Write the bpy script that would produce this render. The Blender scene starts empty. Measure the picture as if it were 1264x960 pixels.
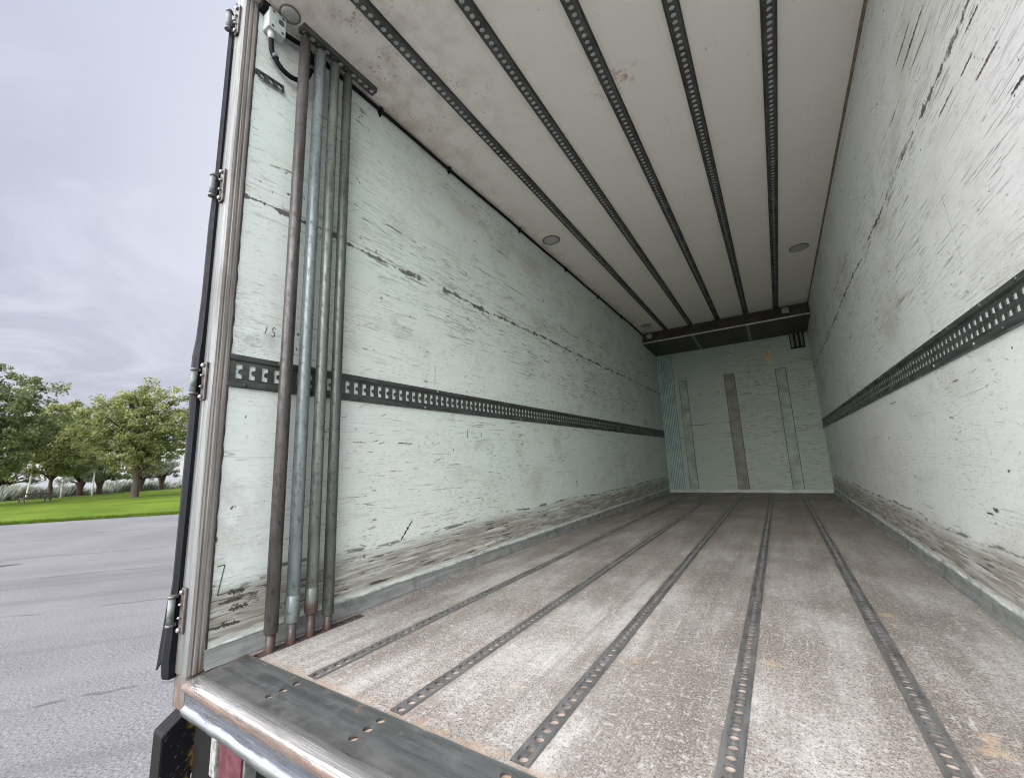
import bpy, bmesh, math, random
import numpy as np
from mathutils import Vector, Matrix, Euler, noise as mn
R = math.radians
scene = bpy.context.scene
COL = scene.collection

# ------------------------------------------------------------------ camera
FZ = 1.15                                   # height of the cargo floor above the ground
cam_d = bpy.data.cameras.new('camera')
cam_d.sensor_width = 36.0
cam_d.lens = 506.326 / 1264 * 36
cam_d.clip_start = 0.05
cam_d.clip_end = 6000
cam = bpy.data.objects.new('camera', cam_d)
COL.objects.link(cam)
Rm = [[0.840131154244709, -0.5272112194143398, 0.1273890646448823],
      [0.540933745663495, 0.8316075717745096, -0.1257757105714973],
      [-0.039627344976852455, 0.17457713679330572, 0.983845768827176]]
M = Matrix(((Rm[0][0], Rm[0][2], -Rm[0][1], 1.80806),
            (Rm[1][0], Rm[1][2], -Rm[1][1], 0.0),
            (Rm[2][0], Rm[2][2], -Rm[2][1], 0.6775 + FZ),
            (0, 0, 0, 1)))
cam.matrix_world = M
scene.camera = cam

# ------------------------------------------------------------------ view, sky, sun
scene.view_settings.view_transform = 'Standard'
scene.view_settings.look = 'None'
scene.view_settings.gamma = 1
scene.view_settings.use_curve_mapping = False
scene.view_settings.exposure = 0.0
scene.cycles.use_denoising = True
scene.cycles.max_bounces = 18
scene.cycles.diffuse_bounces = 16
scene.cycles.transparent_max_bounces = 8
scene.render.film_transparent = False
scene.cycles.filter_width = 1.05

SUN_EL, SUN_ROT = R(13), R(190)
sdir = Vector((math.sin(SUN_ROT) * math.cos(SUN_EL), math.cos(SUN_ROT) * math.cos(SUN_EL), math.sin(SUN_EL)))


class NB:
    """small helper that writes node trees"""
    def __init__(s, nt):
        s.nt = nt
        s.N = nt.nodes
        s.L = nt.links
    def n(s, t, **kw):
        x = s.N.new(t)
        for k, v in kw.items():
            setattr(x, k, v)
        return x
    def put(s, sock, v):
        if isinstance(v, bpy.types.NodeSocket):
            s.L.new(v, sock)
        elif isinstance(v, (tuple, list)) and sock.type == 'RGBA' and len(v) == 3:
            sock.default_value = (*v, 1)
        else:
            sock.default_value = v
    def m(s, op, a, b=0.0, c=0.0, clamp=False):
        x = s.n('ShaderNodeMath', operation=op, use_clamp=clamp)
        s.put(x.inputs[0], a); s.put(x.inputs[1], b); s.put(x.inputs[2], c)
        return x.outputs[0]
    def add(s, a, b): return s.m('ADD', a, b)
    def sub(s, a, b): return s.m('SUBTRACT', a, b)
    def mul(s, a, b): return s.m('MULTIPLY', a, b)
    def mx(s, *a):
        r = a[0]
        for b in a[1:]:
            r = s.m('MAXIMUM', r, b)
        return r
    def step(s, x, lo, hi, t0=0.0, t1=1.0):
        r = s.n('ShaderNodeMapRange', interpolation_type='SMOOTHSTEP')
        if lo > hi:
            lo, hi, t0, t1 = hi, lo, t1, t0
        s.put(r.inputs[0], x); r.inputs[1].default_value = lo; r.inputs[2].default_value = hi
        s.put(r.inputs[3], t0); s.put(r.inputs[4], t1)
        return r.outputs[0]
    def co(s, kind='Object'):
        if not hasattr(s, '_tc'):
            s._tc = s.n('ShaderNodeTexCoord')
        return s._tc.outputs[kind]
    def xyz(s, v=None):
        x = s.n('ShaderNodeSeparateXYZ')
        s.put(x.inputs[0], s.co() if v is None else v)
        return x.outputs
    def vec(s, x, y, z):
        c = s.n('ShaderNodeCombineXYZ')
        s.put(c.inputs[0], x); s.put(c.inputs[1], y); s.put(c.inputs[2], z)
        return c.outputs[0]
    def noise(s, v, scale=1.0, detail=2.0, rough=0.5, dist=0.0):
        x = s.n('ShaderNodeTexNoise')
        s.put(x.inputs['Vector'], v)
        x.inputs['Scale'].default_value = scale
        x.inputs['Detail'].default_value = detail
        x.inputs['Roughness'].default_value = rough
        x.inputs['Distortion'].default_value = dist
        return x.outputs[0]
    def voro(s, v, scale=1.0, feature='F1'):
        x = s.n('ShaderNodeTexVoronoi', feature=feature)
        s.put(x.inputs['Vector'], v)
        x.inputs['Scale'].default_value = scale
        return x
    def mix(s, f, a, b, blend='MIX'):
        x = s.n('ShaderNodeMix', data_type='RGBA', blend_type=blend)
        s.put(x.inputs[0], f); s.put(x.inputs[6], a); s.put(x.inputs[7], b)
        return x.outputs[2]
    def bump(s, h, strength=0.3, dist=0.01):
        x = s.n('ShaderNodeBump')
        x.inputs['Strength'].default_value = strength
        x.inputs['Distance'].default_value = dist
        s.put(x.inputs['Height'], h)
        return x.outputs[0]


world = bpy.data.worlds.new('World')
scene.world = world
world.use_nodes = True
wn = NB(world.node_tree)
wn.N.clear()
bg = wn.n('ShaderNodeBackground')
wo = wn.n('ShaderNodeOutputWorld')
sky = wn.n('ShaderNodeTexSky', sky_type='NISHITA')
sky.sun_disc = False
sky.sun_elevation = SUN_EL
sky.sun_rotation = SUN_ROT
d = wn.co('Generated')
dx, dy, dz = wn.xyz(d)
den = wn.add(wn.m('MAXIMUM', dz, 0.0), 0.22)
cp = wn.vec(wn.m('DIVIDE', dx, den), wn.m('DIVIDE', dy, den), 3.0)
cn = wn.noise(cp, 1.7, 7, 0.62, 0.9)
cn2 = wn.noise(cp, 0.55, 3, 0.5, 0.3)
el = wn.mix(wn.step(dz, 0.03, 0.12), (9.2, 9.3, 9.5), (5.7, 5.8, 6.9))
el = wn.mix(wn.step(dz, 0.12, 0.7), el, (6.7, 7.0, 8.5))
white = wn.mul(wn.step(dy, 0.05, 0.42), wn.step(dz, 0.1, 0.45))
el = wn.mix(wn.mul(white, 0.9), el, (8.5, 8.8, 9.7))
cl = wn.mix(wn.step(cn, 0.40, 0.66), el, (7.9, 8.1, 9.3))
cl = wn.mix(0.75, el, cl)
cl = wn.mix(wn.step(cn2, 0.52, 0.7, 0.0, 0.3), cl, (5.2, 5.2, 6.6))
dt = wn.n('ShaderNodeVectorMath', operation='DOT_PRODUCT')
wn.put(dt.inputs[0], d)
dt.inputs[1].default_value = sdir
BOOST = 9.0
glow = wn.add(1.0, wn.mul(wn.mul(wn.step(dt.outputs['Value'], 0.05, 0.9), wn.step(dy, 0.0, -0.4)), BOOST))      # added glow in the unseen sky behind the camera, brightens the interior
cl = wn.mix(1.0, cl, wn.vec(wn.m('POWER', glow, 1.025), glow, wn.m('POWER', glow, .94)), 'MULTIPLY')
tot = wn.mix(0.06, cl, sky.outputs[0])
wn.put(bg.inputs[0], tot)
bg.inputs[1].default_value = 0.1
wn.L.new(bg.outputs[0], wo.inputs[0])

sun_d = bpy.data.lights.new('sun', 'SUN')
sun_d.energy = 0.7
sun_d.angle = R(30)
sun_d.color = (1.0, 0.96, 0.9)
sun = bpy.data.objects.new('sun', sun_d)
sun.rotation_euler = (-sdir).to_track_quat('-Z', 'Y').to_euler()
sun.location = (0, -20, 20)
COL.objects.link(sun)


# ------------------------------------------------------------------ material helpers
def mat(name):
    m = bpy.data.materials.new(name)
    m.use_nodes = True
    b = NB(m.node_tree)
    p = b.N['Principled BSDF']
    return m, b, p


def simple(name, c, rough=0.6, metal=0.0, var=0.25, scale=12.0, bumps=0.15):
    m, b, p = mat(name)
    n = b.noise(b.co(), scale, 5, 0.6)
    lo = tuple(x * (1 - var) for x in c); hi = tuple(min(1, x * (1 + var)) for x in c)
    b.put(p.inputs['Base Color'], b.mix(b.step(n, 0.3, 0.7), lo, hi))
    b.put(p.inputs['Roughness'], b.step(n, 0.2, 0.8, max(0.05, rough - .12), min(1, rough + .12)))
    p.inputs['Metallic'].default_value = metal
    if bumps:
        b.put(p.inputs['Normal'], b.bump(b.noise(b.co(), scale * 6, 3), bumps, 0.002))
    return m


def wall_mat(name, c1, c2, off, seam, seam_gate=0.42, density=0.0, axis='y', band=True, rub=True, seam_slope=0.0, marks=1.0):
    m, b, p = mat(name)
    X, Y, Z = b.xyz()
    A = Y if axis == 'y' else X
    def nz(sa, sz, k, det=2.0, rough=0.5, dist=0.0):
        return b.noise(b.vec(off + k * 7.3, b.mul(A, sa), b.mul(Z, sz)), 1.0, det, rough, dist)
    col = b.mix(b.step(nz(.5, .8, 0, 3), .35, .65), c1, c2)
    col = b.mix(b.step(nz(4, 120, 1, 3), .3, .7, 0.0, 0.16), col, tuple(x * .72 for x in c1))
    grime = b.step(nz(1.3, 2.6, 2, 6, .62), .5, .74)
    col = b.mix(b.mul(grime, .5), col, (.40, .38, .32))
    fine = b.step(nz(24, 70, 3, 4, .7), .56, .72)
    col = b.mix(b.mul(fine, .36), col, (.27, .275, .25))
    tiny = b.mul(b.step(nz(34, 190, 52, 3, .75), .57, .64), b.step(nz(2.2, 3.0, 53, 4, .65), .42, .62))
    col = b.mix(b.mul(tiny, .5), col, (.13, .135, .12))
    smudge = b.mul(b.step(nz(3.5, 4.5, 50, 6, .68), .54, .70), b.step(nz(.7, 1.1, 51, 2), .44, .6))
    col = b.mix(b.mul(smudge, .38), col, (.30, .30, .27))
    pn = nz(.8, 1.7, 4, 3)
    patch = b.step(pn, .42 - density, .6 - density)
    d1 = b.mul(b.step(nz(4.5, 150, 5, 3, .65), .62, .67), patch)
    mid = b.mul(b.step(b.m('ABSOLUTE', b.sub(Z, 1.75)), .75, .25), b.step(A, .9, 1.8))
    dm = b.mul(b.mul(b.step(nz(5, 150, 41, 3, .68), .565, .64), mid), b.step(nz(1.2, 3.5, 42, 4, .6), .38, .56))
    vm = b.mul(b.mul(b.step(nz(14, 60, 43, 3, .7), .58, .66), b.step(nz(4.5, .9, 44, 2), .60, .68)), .85)
    d1 = b.mx(d1, b.mul(dm, .9), vm)
    d2 = b.mul(b.step(nz(15, 170, 6, 2), .64, .7), b.step(nz(1.4, 2.2, 7, 2), .45 - density, .6 - density))
    d2 = b.mul(d2, .8)
    r = b.m('ABSOLUTE', b.sub(nz(.55, 26, 8, 1, .5, .4), .5))
    lng = b.mul(b.step(r, .006, .002), b.step(nz(2.2, 11, 9, 3), .5, .6))
    lng = b.mul(lng, .75)
    # slanting scuffs
    ob = b.vec(off + 91, b.mul(b.add(A, b.mul(Z, .55)), 7), b.mul(b.sub(Z, b.mul(A, .35)), 60))
    d3 = b.mul(b.step(b.noise(ob, 1, 2), .675, .72), b.mul(b.step(nz(1.7, 1.9, 11, 2), .52, .62), .6))
    # chips
    nick = b.mul(b.step(nz(26, 34, 12, 2, .6), .70, .735), b.step(nz(2.1, 3.2, 13, 2), .47, .58))
    nickv = b.mul(b.step(nz(30, 13, 14, 2), .74, .77), b.step(nz(1.1, 2.9, 15, 2), .5, .6))
    # long gouged line where two plies meet
    s = b.sub(b.sub(Z, seam), b.mul(b.sub(nz(1.5, 0, 16, 4, .6), .5), .09))
    if seam_slope:
        s = b.sub(s, b.mul(A, seam_slope))
    wv = b.mul(b.m('POWER', b.step(nz(8, 3, 17, 5, .75), .34, .74), 1.6), .034)
    wv = b.add(wv, .0015)
    s = b.add(s, b.mul(b.sub(nz(26, 40, 45, 4, .7), .5), .03))
    sm = b.step(b.m('DIVIDE', b.m('ABSOLUTE', s), wv), 1.0, .55)
    sm = b.mul(sm, b.step(nz(4.2, .3, 18, 5, .72), seam_gate - .04, seam_gate + .05))
    s2 = b.sub(b.sub(Z, seam + .22), b.mul(b.sub(nz(.9, 0, 19, 3), .5), .25))
    sm2 = b.mul(b.step(b.m('ABSOLUTE', s2), .008, .003), b.step(nz(2.4, 3, 20, 4, .7), .5, .58))
    halo = b.mul(b.step(b.m('ABSOLUTE', s), .12, .0), b.step(nz(5, 45, 21, 3, .6), .55, .65))
    dark = b.mul(b.mx(d1, d2, lng, d3), b.step(A, .85, 1.15, .55 * marks, marks))
    dark = b.mx(dark, nick, nickv, sm, b.mul(sm2, .8), b.mul(halo, .75))
    if band:
        # scraped band just above the floor
        zz = b.add(Z, b.mul(b.sub(nz(1.1, 0, 22, 3), .5), .11))
        inb = b.mul(b.step(zz, .30, .22), b.step(Z, .07, .10))
        bn = nz(3.2, 48, 23, 5, .65)
        col = b.mix(b.mul(inb, b.step(bn, .34, .58, .35, .95)), col, b.mix(nz(2, 8, 24), (.17, .16, .135), (.33, .31, .265)))
        white_s = b.mul(inb, b.step(nz(2.2, 60, 25, 3), .6, .66))
        col = b.mix(b.mul(white_s, .8), col, (.62, .64, .60))
        top = b.mul(b.step(b.m('ABSOLUTE', b.sub(zz, .285)), .014, .004), b.step(nz(6, 30, 26, 4, .7), .46, .56))
        dark = b.mx(dark, b.mul(top, .9), b.mul(inb, b.step(nz(5, 85, 27, 3), .6, .66)))
    if rub:
        g = b.m('MULTIPLY', b.step(Y, 1.05, .78), b.step(nz(6, 5, 28, 6, .7), .46, .66))
        zone = b.mx(b.step(b.m('ABSOLUTE', b.sub(Z, .92)), .13, .04), b.step(b.m('ABSOLUTE', b.sub(Z, 1.27)), .12, .04), b.step(b.m('ABSOLUTE', b.sub(Z, .5)), .5, .1, .0, .4))
        col = b.mix(b.mul(b.mul(g, zone), .75), col, (.25, .245, .22))
        heavy = b.mul(b.step(b.m('ABSOLUTE', b.sub(Y, .86)), .13, .05), b.step(b.m('ABSOLUTE', b.sub(Z, b.add(.2, b.mul(b.sub(Y, .86), .3)))), .09, .02))
        dark = b.mx(dark, b.mul(heavy, b.step(nz(16, 60, 29, 4, .6), .5, .58)))
    dk = b.mix(b.step(nz(3, 9, 30, 2), .45, .6), (.04, .042, .038), (.10, .088, .066))
    col = b.mix(b.mul(dark, .9), col, dk)
    rust = b.mul(b.step(nz(5, 40, 31, 2), .745, .765), .6)
    col = b.mix(rust, col, (.24, .10, .05))
    b.put(p.inputs['Base Color'], col)
    b.put(p.inputs['Roughness'], b.add(.5, b.mul(dark, .35)))
    p.inputs['Specular IOR Level'].default_value = 0.35
    h = b.sub(b.mul(nz(3, 60, 32, 4, .6), .25), dark)
    b.put(p.inputs['Normal'], b.bump(h, .35, .004))
    return m


# gouges with a place of their own: (along, height, half length, half height, shear)
FL = [(1.69, .325, .012, .052, .9), (2.249, .883, .006, .036, .1), (2.408, .877, .005, .018, 0), (2.10, .771, .006, .012, 0), (1.676, .807, .060, .004, 0),
      (1.37, .807, .045, .003, 0), (1.929, 1.29, .0035, .022, 0), (1.927, 1.24, .003, .016, 0), (4.036, .43, .012, .035, 0), (1.59, .654, .022, .003, 0),
      (2.52, 2.185, .16, .005, 0), (2.95, 2.19, .18, .005, 0), (.83, .235, .030, .012, .4), (.81, .205, .040, .008, .4), (.84, .175, .035, .010, .2), (.80, .125, .05, .010, .2), (2.75, 1.95, .10, .004, 0)]
FR = [(1.62, 1.768, .075, .006, .1), (2.30, .43, .022, .012, .3), (2.36, .41, .030, .006, .3), (1.90, 1.862, .08, .004, 0), (1.72, 1.85, .05, .004, 0), (2.10, 1.52, .0012, .24, .12), (2.22, .69, .0012, .06, 0),
      (2.04, 2.26, .16, .006, 0), (1.50, 1.60, .055, .007, 0), (1.63, 1.93, .05, .004, 0), (2.9, 1.44, .12, .004, 0), (2.40, .934, .035, .004, 0), (3.5, .95, .08, .005, 0), (2.13, 2.33, .12, .004, 0)]
M_WL = wall_mat('painted_plywood_mint', (.60, .70, .64), (.645, .695, .66), 3.0, 1.865, .42, -.03)
M_WR = wall_mat('painted_plywood_grey', (.68, .725, .70), (.715, .735, .73), 57.0, 1.98, .42, -.08, marks=.72, rub=False)
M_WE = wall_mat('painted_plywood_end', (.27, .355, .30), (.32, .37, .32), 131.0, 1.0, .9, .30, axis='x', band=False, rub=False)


def floor_mat():
    m, b, p = mat('worn_floor_board')
    X, Y, Z = b.xyz()
    P = b.vec(b.mul(X, 1.0), b.mul(Y, .8), 0)
    big = b.noise(P, 2.2, 5, .6)
    lane = b.noise(b.vec(b.mul(X, 4.5), b.mul(Y, .45), 4), 1, 4, .6)
    col = b.mix(b.step(big, .36, .66), (.41, .40, .372), (.285, .258, .226))
    col = b.mix(b.mul(b.step(lane, .44, .66), .7), col, (.255, .22, .185))
    stn = b.noise(b.vec(b.mul(X, 3.2), b.mul(Y, 1.1), 31), 1, 6, .68)
    col = b.mix(b.mul(b.step(stn, .45, .64), .74), col, (.168, .148, .124))
    lng = b.noise(b.vec(b.mul(X, 16), b.mul(Y, .35), 33), 1, 4, .65)
    col = b.mix(b.mul(b.step(lng, .50, .66), .42), col, (.18, .165, .145))
    sp = b.noise(b.vec(b.mul(X, 1.1), b.mul(Y, .9), 0), 120, 5, .8)
    thr = b.add(b.mul(b.sub(big, .5), -.22), b.mul(b.sub(lane, .5), -.2))
    q = b.sub(sp, thr)
    col = b.mix(b.mul(b.step(q, .49, .59), .9), col, (.095, .085, .075))
    sp2 = b.noise(P, 170, 4, .8)
    col = b.mix(b.mul(b.step(sp2, .54, .64), .6), col, (.66, .65, .62))
    sp3 = b.noise(b.vec(b.mul(X, 1.0), b.mul(Y, 1.2), 5), 36, 5, .8)
    col = b.mix(b.mul(b.step(sp3, .53, .63), .6), col, (.20, .17, .15))
    col = b.mix(b.mul(b.step(sp3, .46, .36), .5), col, (.58, .57, .54))
    scr = b.noise(b.vec(b.mul(X, 7), b.mul(Y, 30), 9), 1, 4, .7)
    col = b.mix(b.mul(b.step(scr, .58, .7), .35), col, (.26, .22, .19))
    scr2 = b.noise(b.vec(b.mul(X, 45), b.mul(Y, 4), 19), 1, 3, .7)
    col = b.mix(b.mul(b.step(scr2, .6, .7), .3), col, (.70, .67, .63))
    far_shade = b.step(Y, 1.6, 5.0, 0.0, .42)                 # fading light painted in: floor colour darker and browner with depth
    col = b.mix(far_shade, col, (.20, .175, .15))
    edge = b.mul(b.step(Y, .93, .875), b.step(b.noise(P, 14, 3), .40, .55))
    col = b.mix(b.mul(edge, .55), col, (.40, .29, .20))
    rs = b.mul(b.step(b.m('ABSOLUTE', b.sub(X, 2.19)), .12, .02), b.step(b.m('ABSOLUTE', b.sub(Y, 1.34)), .05, .01))
    rs = b.mul(rs, b.step(b.noise(P, 16, 4), .42, .56))
    col = b.mix(rs, col, (.26, .12, .04))
    for tx_ in (.41, .815, 1.22, 1.63, 2.035):
        gt = b.mul(b.step(b.m('ABSOLUTE', b.sub(X, tx_)), .055, .026), b.step(b.noise(P, 13, 4, .65), .40, .62))
        col = b.mix(b.mul(gt, .5), col, (.16, .14, .12))
    och = b.step(b.noise(P, 5.5, 3, .6), .66, .74)
    col = b.mix(b.mul(och, .45), col, (.50, .37, .24))
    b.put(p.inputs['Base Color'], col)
    p.inputs['Roughness'].default_value = .75
    p.inputs['Specular IOR Level'].default_value = .3
    b.put(p.inputs['Normal'], b.bump(b.sub(b.mul(sp2, .6), q), .22, .002))
    return m


M_FLOOR = floor_mat()


def ceil_mat():
    m, b, p = mat('off_white_ceiling_panel')
    X, Y, Z = b.xyz()
    P = b.co()
    big = b.noise(P, 1.1, 4, .55)
    col = b.mix(b.step(big, .3, .7), (.85, .815, .75), (.82, .785, .725))
    near = b.mul(b.step(Y, 2.9, .9), b.step(X, 1.15, .15))
    rst = b.mul(b.step(b.noise(P, 55, 4, .7), .55, .68), b.step(b.noise(P, 4.2, 4, .6), .46, .62))
    col = b.mix(b.mul(rst, b.add(.10, b.mul(near, .9))), col, (.30, .16, .08))
    col = b.mix(b.mul(near, b.step(b.noise(P, 9, 4), .4, .7, .0, .5)), col, (.40, .30, .22))
    e1 = b.mul(b.step(X, .28, .02), b.step(b.noise(P, 6, 5, .65), .42, .65))
    col = b.mix(b.mul(e1, .3), col, (.42, .29, .19))
    # rust bloom beside the middle rail
    ddx = b.sub(X, 1.27); ddy = b.sub(Y, 2.12)
    dd = b.m('SQRT', b.add(b.mul(b.mul(ddx, ddx), .6), b.mul(ddy, b.mul(ddy, 1.6))))
    bl = b.mul(b.step(dd, .17, .03), b.step(b.noise(P, 19, 5, .7), .5, .63))
    col = b.mix(b.mul(bl, .75), col, (.36, .18, .07))
    ddx = b.sub(X, 1.82); ddy = b.sub(Y, 1.55)
    dd = b.m('SQRT', b.add(b.mul(ddx, ddx), b.mul(ddy, ddy)))
    bl2 = b.mul(b.step(dd, .14, .03), b.step(b.noise(P, 23, 4, .7), .48, .66))
    col = b.mix(b.mul(bl2, .4), col, (.40, .24, .13))
    jn = b.mul(b.step(b.m('ABSOLUTE', b.sub(Y, 6.82)), .012, .004), .5)
    col = b.mix(jn, col, (.40, .38, .34))
    fl = b.step(b.noise(b.vec(b.mul(X, 30), b.mul(Y, 22), 3), 1, 3, .6), .69, .74)
    col = b.mix(b.mul(fl, .5), col, (.22, .19, .16))
    st = b.step(b.noise(b.vec(b.mul(X, 18), b.mul(Y, 2.4), 13), 1, 4, .7), .62, .76)
    col = b.mix(b.mul(st, .3), col, (.36, .33, .29))
    b.put(p.inputs['Base Color'], col)
    p.inputs['Roughness'].default_value = .5
    b.put(p.inputs['Normal'], b.bump(b.noise(P, 7, 3), .12, .01))
    return m


M_CEIL = ceil_mat()


def steel(name, c, c2, metal=.7, rough=.45, rustc=None, rust=.5, along='y', scale=1.0):
    m, b, p = mat(name)
    X, Y, Z = b.xyz()
    if along == 'y': v = b.vec(b.mul(X, 60), b.mul(Y, 5), b.mul(Z, 60))
    elif along == 'x': v = b.vec(b.mul(X, 4), b.mul(Y, 45), b.mul(Z, 45))
    else: v = b.vec(b.mul(X, 70), b.mul(Y, 70), b.mul(Z, 2.2))
    n = b.noise(v, scale, 4, .6)
    g = b.noise(b.co(), 9 * scale, 5, .65)
    col = b.mix(b.step(n, .35, .68), c, c2)
    col = b.mix(b.mul(b.step(g, .48, .7), .55), col, tuple(x * .45 for x in c))
    if rustc:
        rr = b.step(b.noise(b.co(), 17 * scale, 5, .7), rust, rust + .14)
        col = b.mix(rr, col, rustc)
        b.put(p.inputs['Metallic'], b.step(rr, 0, 1, metal, .05))
    else:
        p.inputs['Metallic'].default_value = metal
    b.put(p.inputs['Base Color'], col)
    b.put(p.inputs['Roughness'], b.step(g, .3, .7, max(.08, rough - .14), min(1, rough + .16)))
    b.put(p.inputs['Normal'], b.bump(b.add(n, g), .15, .002))
    return m


M_TRACK = steel('dark_worn_track_steel', (.10, .103, .098), (.17, .173, .166), .25, .5, (.13, .105, .085), .64)
M_CRAIL = steel('dull_galvanised_rail', (.055, .062, .057), (.10, .11, .10), .2, .5, (.085, .065, .05), .60)
M_CRAIL_IN = simple('inside_of_rail', (.60, .59, .56), .6, 0, .2)
M_HOLE = simple('wood_seen_in_holes', (.33, .265, .215), .8, 0, .6, 14)
M_ETRACK = steel('blackened_wall_track', (.042, .05, .046), (.08, .09, .084), .25, .45, (.10, .045, .032), .66)
M_ALU = steel('brushed_weathered_aluminium', (.30, .285, .265), (.47, .46, .44), .45, .42, (.17, .145, .12), .60, along='z', scale=1.6)
def mat_post():
    m, b, p = mat('weathered_aluminium_post')
    X, Y, Z = b.xyz()
    n = b.noise(b.vec(b.mul(X, 90), b.mul(Y, 110), b.mul(Z, 1.6)), 1, 5, .65)
    g = b.noise(b.vec(b.mul(X, 12), b.mul(Y, 12), b.mul(Z, 3)), 1, 5, .65)
    inner = b.step(Y, .688, .694)
    rear = b.mix(b.step(n, .35, .65), (.09, .098, .096), (.185, .197, .193))
    inn = b.mix(b.step(n, .34, .66), (.135, .125, .11), (.31, .295, .27))
    col = b.mix(inner, rear, inn)
    col = b.mix(b.mul(b.step(g, .5, .7), .5), col, (.11, .10, .085))
    col = b.mix(b.mul(b.step(Z, .10, -.02), b.step(g, .38, .55)), col, (.13, .085, .06))
    b.put(p.inputs['Base Color'], col)
    p.inputs['Metallic'].default_value = .3
    b.put(p.inputs['Roughness'], b.step(g, .3, .7, .38, .6))
    b.put(p.inputs['Normal'], b.bump(b.add(n, g), .2, .002))
    return m


M_POST = mat_post()
M_KICK = steel('grey_skirting_metal', (.22, .235, .225), (.31, .325, .315), .35, .5, (.15, .13, .11), .62)
M_CHROME = steel('polished_dented_steel', (.50, .50, .51), (.66, .66, .67), .92, .22, (.24, .16, .11), .66, along='x')
M_RUB = simple('black_rubber', (.007, .008, .011), .6, 0, .3, 20)
M_RUB.node_tree.nodes['Principled BSDF'].inputs['Specular IOR Level'].default_value = .14
M_BLACK = simple('black_paint', (.007, .007, .007), .75, 0, .4, 15)
M_BLACK.node_tree.nodes['Principled BSDF'].inputs['Specular IOR Level'].default_value = .15
M_BOLT = simple('zinc_bolt', (.34, .34, .33), .35, .8, .2, 60)
M_GREYPL = simple('light_grey_plastic', (.46, .53, .51), .5, 0, .12, 30)
M_LAMP = simple('frosted_lamp_lens', (.40, .40, .38), .35, 0, .08, 40)
M_LRIM = simple('lamp_rim', (.16, .155, .145), .4, .3, .15, 40)
M_SEAL = simple('brown_sealant', (.20, .15, .11), .8, 0, .4, 25)
M_SKIN = simple('white_outer_skin', (.62, .63, .63), .35, 0, .06, 2)
M_LEDGE = simple('dark_bulkhead_panel', (.055, .052, .046), .55, 0, .45, 6)
M_LIP = simple('grey_edge_trim', (.42, .43, .41), .5, .2, .15, 10)


def mat_sill():
    m, b, p = mat('grey_black_sill_plate')
    X, Y, Z = b.xyz()
    n = b.noise(b.vec(b.mul(X, 3), b.mul(Y, 30), 0), 1, 5, .65)
    g = b.noise(b.co(), 10, 5, .65)
    col = b.mix(b.step(n, .35, .65), (.042, .047, .045), (.08, .086, .084))
    col = b.mix(b.mul(b.step(g, .5, .68), .5), col, (.12, .125, .12))
    scr = b.noise(b.vec(b.mul(X, 5), b.mul(b.add(Y, b.mul(X, .06)), 210), 8), 1, 3, .6)
    col = b.mix(b.mul(b.step(scr, .66, .72), .4), col, (.24, .25, .25))
    fr = b.step(Y, .79, .71)
    col = b.mix(b.mul(fr, b.step(g, .32, .62, .3, .85)), col, (.19, .187, .18))
    dk = b.mul(fr, b.step(b.noise(b.vec(b.mul(X, 2), b.mul(Y, 60), 3), 1, 4), .55, .66))
    col = b.mix(b.mul(dk, .7), col, (.10, .10, .095))
    rr = b.mul(b.step(b.noise(b.co(), 16, 4, .7), .60, .68), b.step(Y, .80, .88))
    rr = b.mx(rr, b.mul(b.step(X, .11, .0), b.step(b.noise(b.co(), 24, 4, .7), .50, .60)))
    col = b.mix(b.mul(rr, .8), col, (.20, .125, .08))
    b.put(p.inputs['Base Color'], col)
    b.put(p.inputs['Metallic'], b.mul(fr, .6))
    b.put(p.inputs['Roughness'], b.step(g, .3, .7, .35, .55))
    b.put(p.inputs['Normal'], b.bump(b.add(g, b.mul(scr, .5)), .2, .006))
    return m


M_SILL = mat_sill()


def mat_roll():
    m, b, p = mat('polished_steel_roll')
    X, Y, Z = b.xyz()
    n = b.noise(b.vec(b.mul(X, 1.6), b.mul(Y, 170), b.mul(Z, 170)), 1, 6, .7)
    g = b.noise(b.vec(b.mul(X, 7), b.mul(Y, 26), b.mul(Z, 26)), 1, 6, .72)
    col = b.mix(b.step(n, .35, .65), (.10, .097, .093), (.42, .41, .40))
    brown = b.mul(b.mul(b.step(Z, -.010, -.020), b.step(Z, -.056, -.046)), b.step(n, .3, .55, .5, 1))
    col = b.mix(brown, col, b.mix(g, (.10, .075, .06), (.27, .19, .145)))
    blue = b.step(Z, -.054, -.062)
    col = b.mix(b.mul(blue, b.step(g, .3, .65, .3, .9)), col, (.24, .28, .34))
    topz = b.step(Z, -.006, .001)
    col = b.mix(b.mul(topz, .8), col, (.125, .128, .125))
    dkn = b.mul(b.step(g, .50, .66), .7)
    col = b.mix(dkn, col, (.12, .115, .11))
    low = b.step(Z, -.100, -.104)
    col = b.mix(low, col, (.10, .11, .105))
    b.put(p.inputs['Base Color'], col)
    b.put(p.inputs['Metallic'], b.mul(b.step(b.mx(brown, topz), 0, 1, .9, .25), b.step(low, 0, 1, 1, .3)))
    b.put(p.inputs['Roughness'], b.step(g, .3, .7, .2, .5))
    b.put(p.inputs['Normal'], b.bump(b.add(b.mul(n, .5), b.noise(b.vec(b.mul(X, 8), b.mul(Y, 30), b.mul(Z, 30)), 1, 5, .65)), .5, .007))
    return m


M_ROLL = mat_roll()


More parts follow.
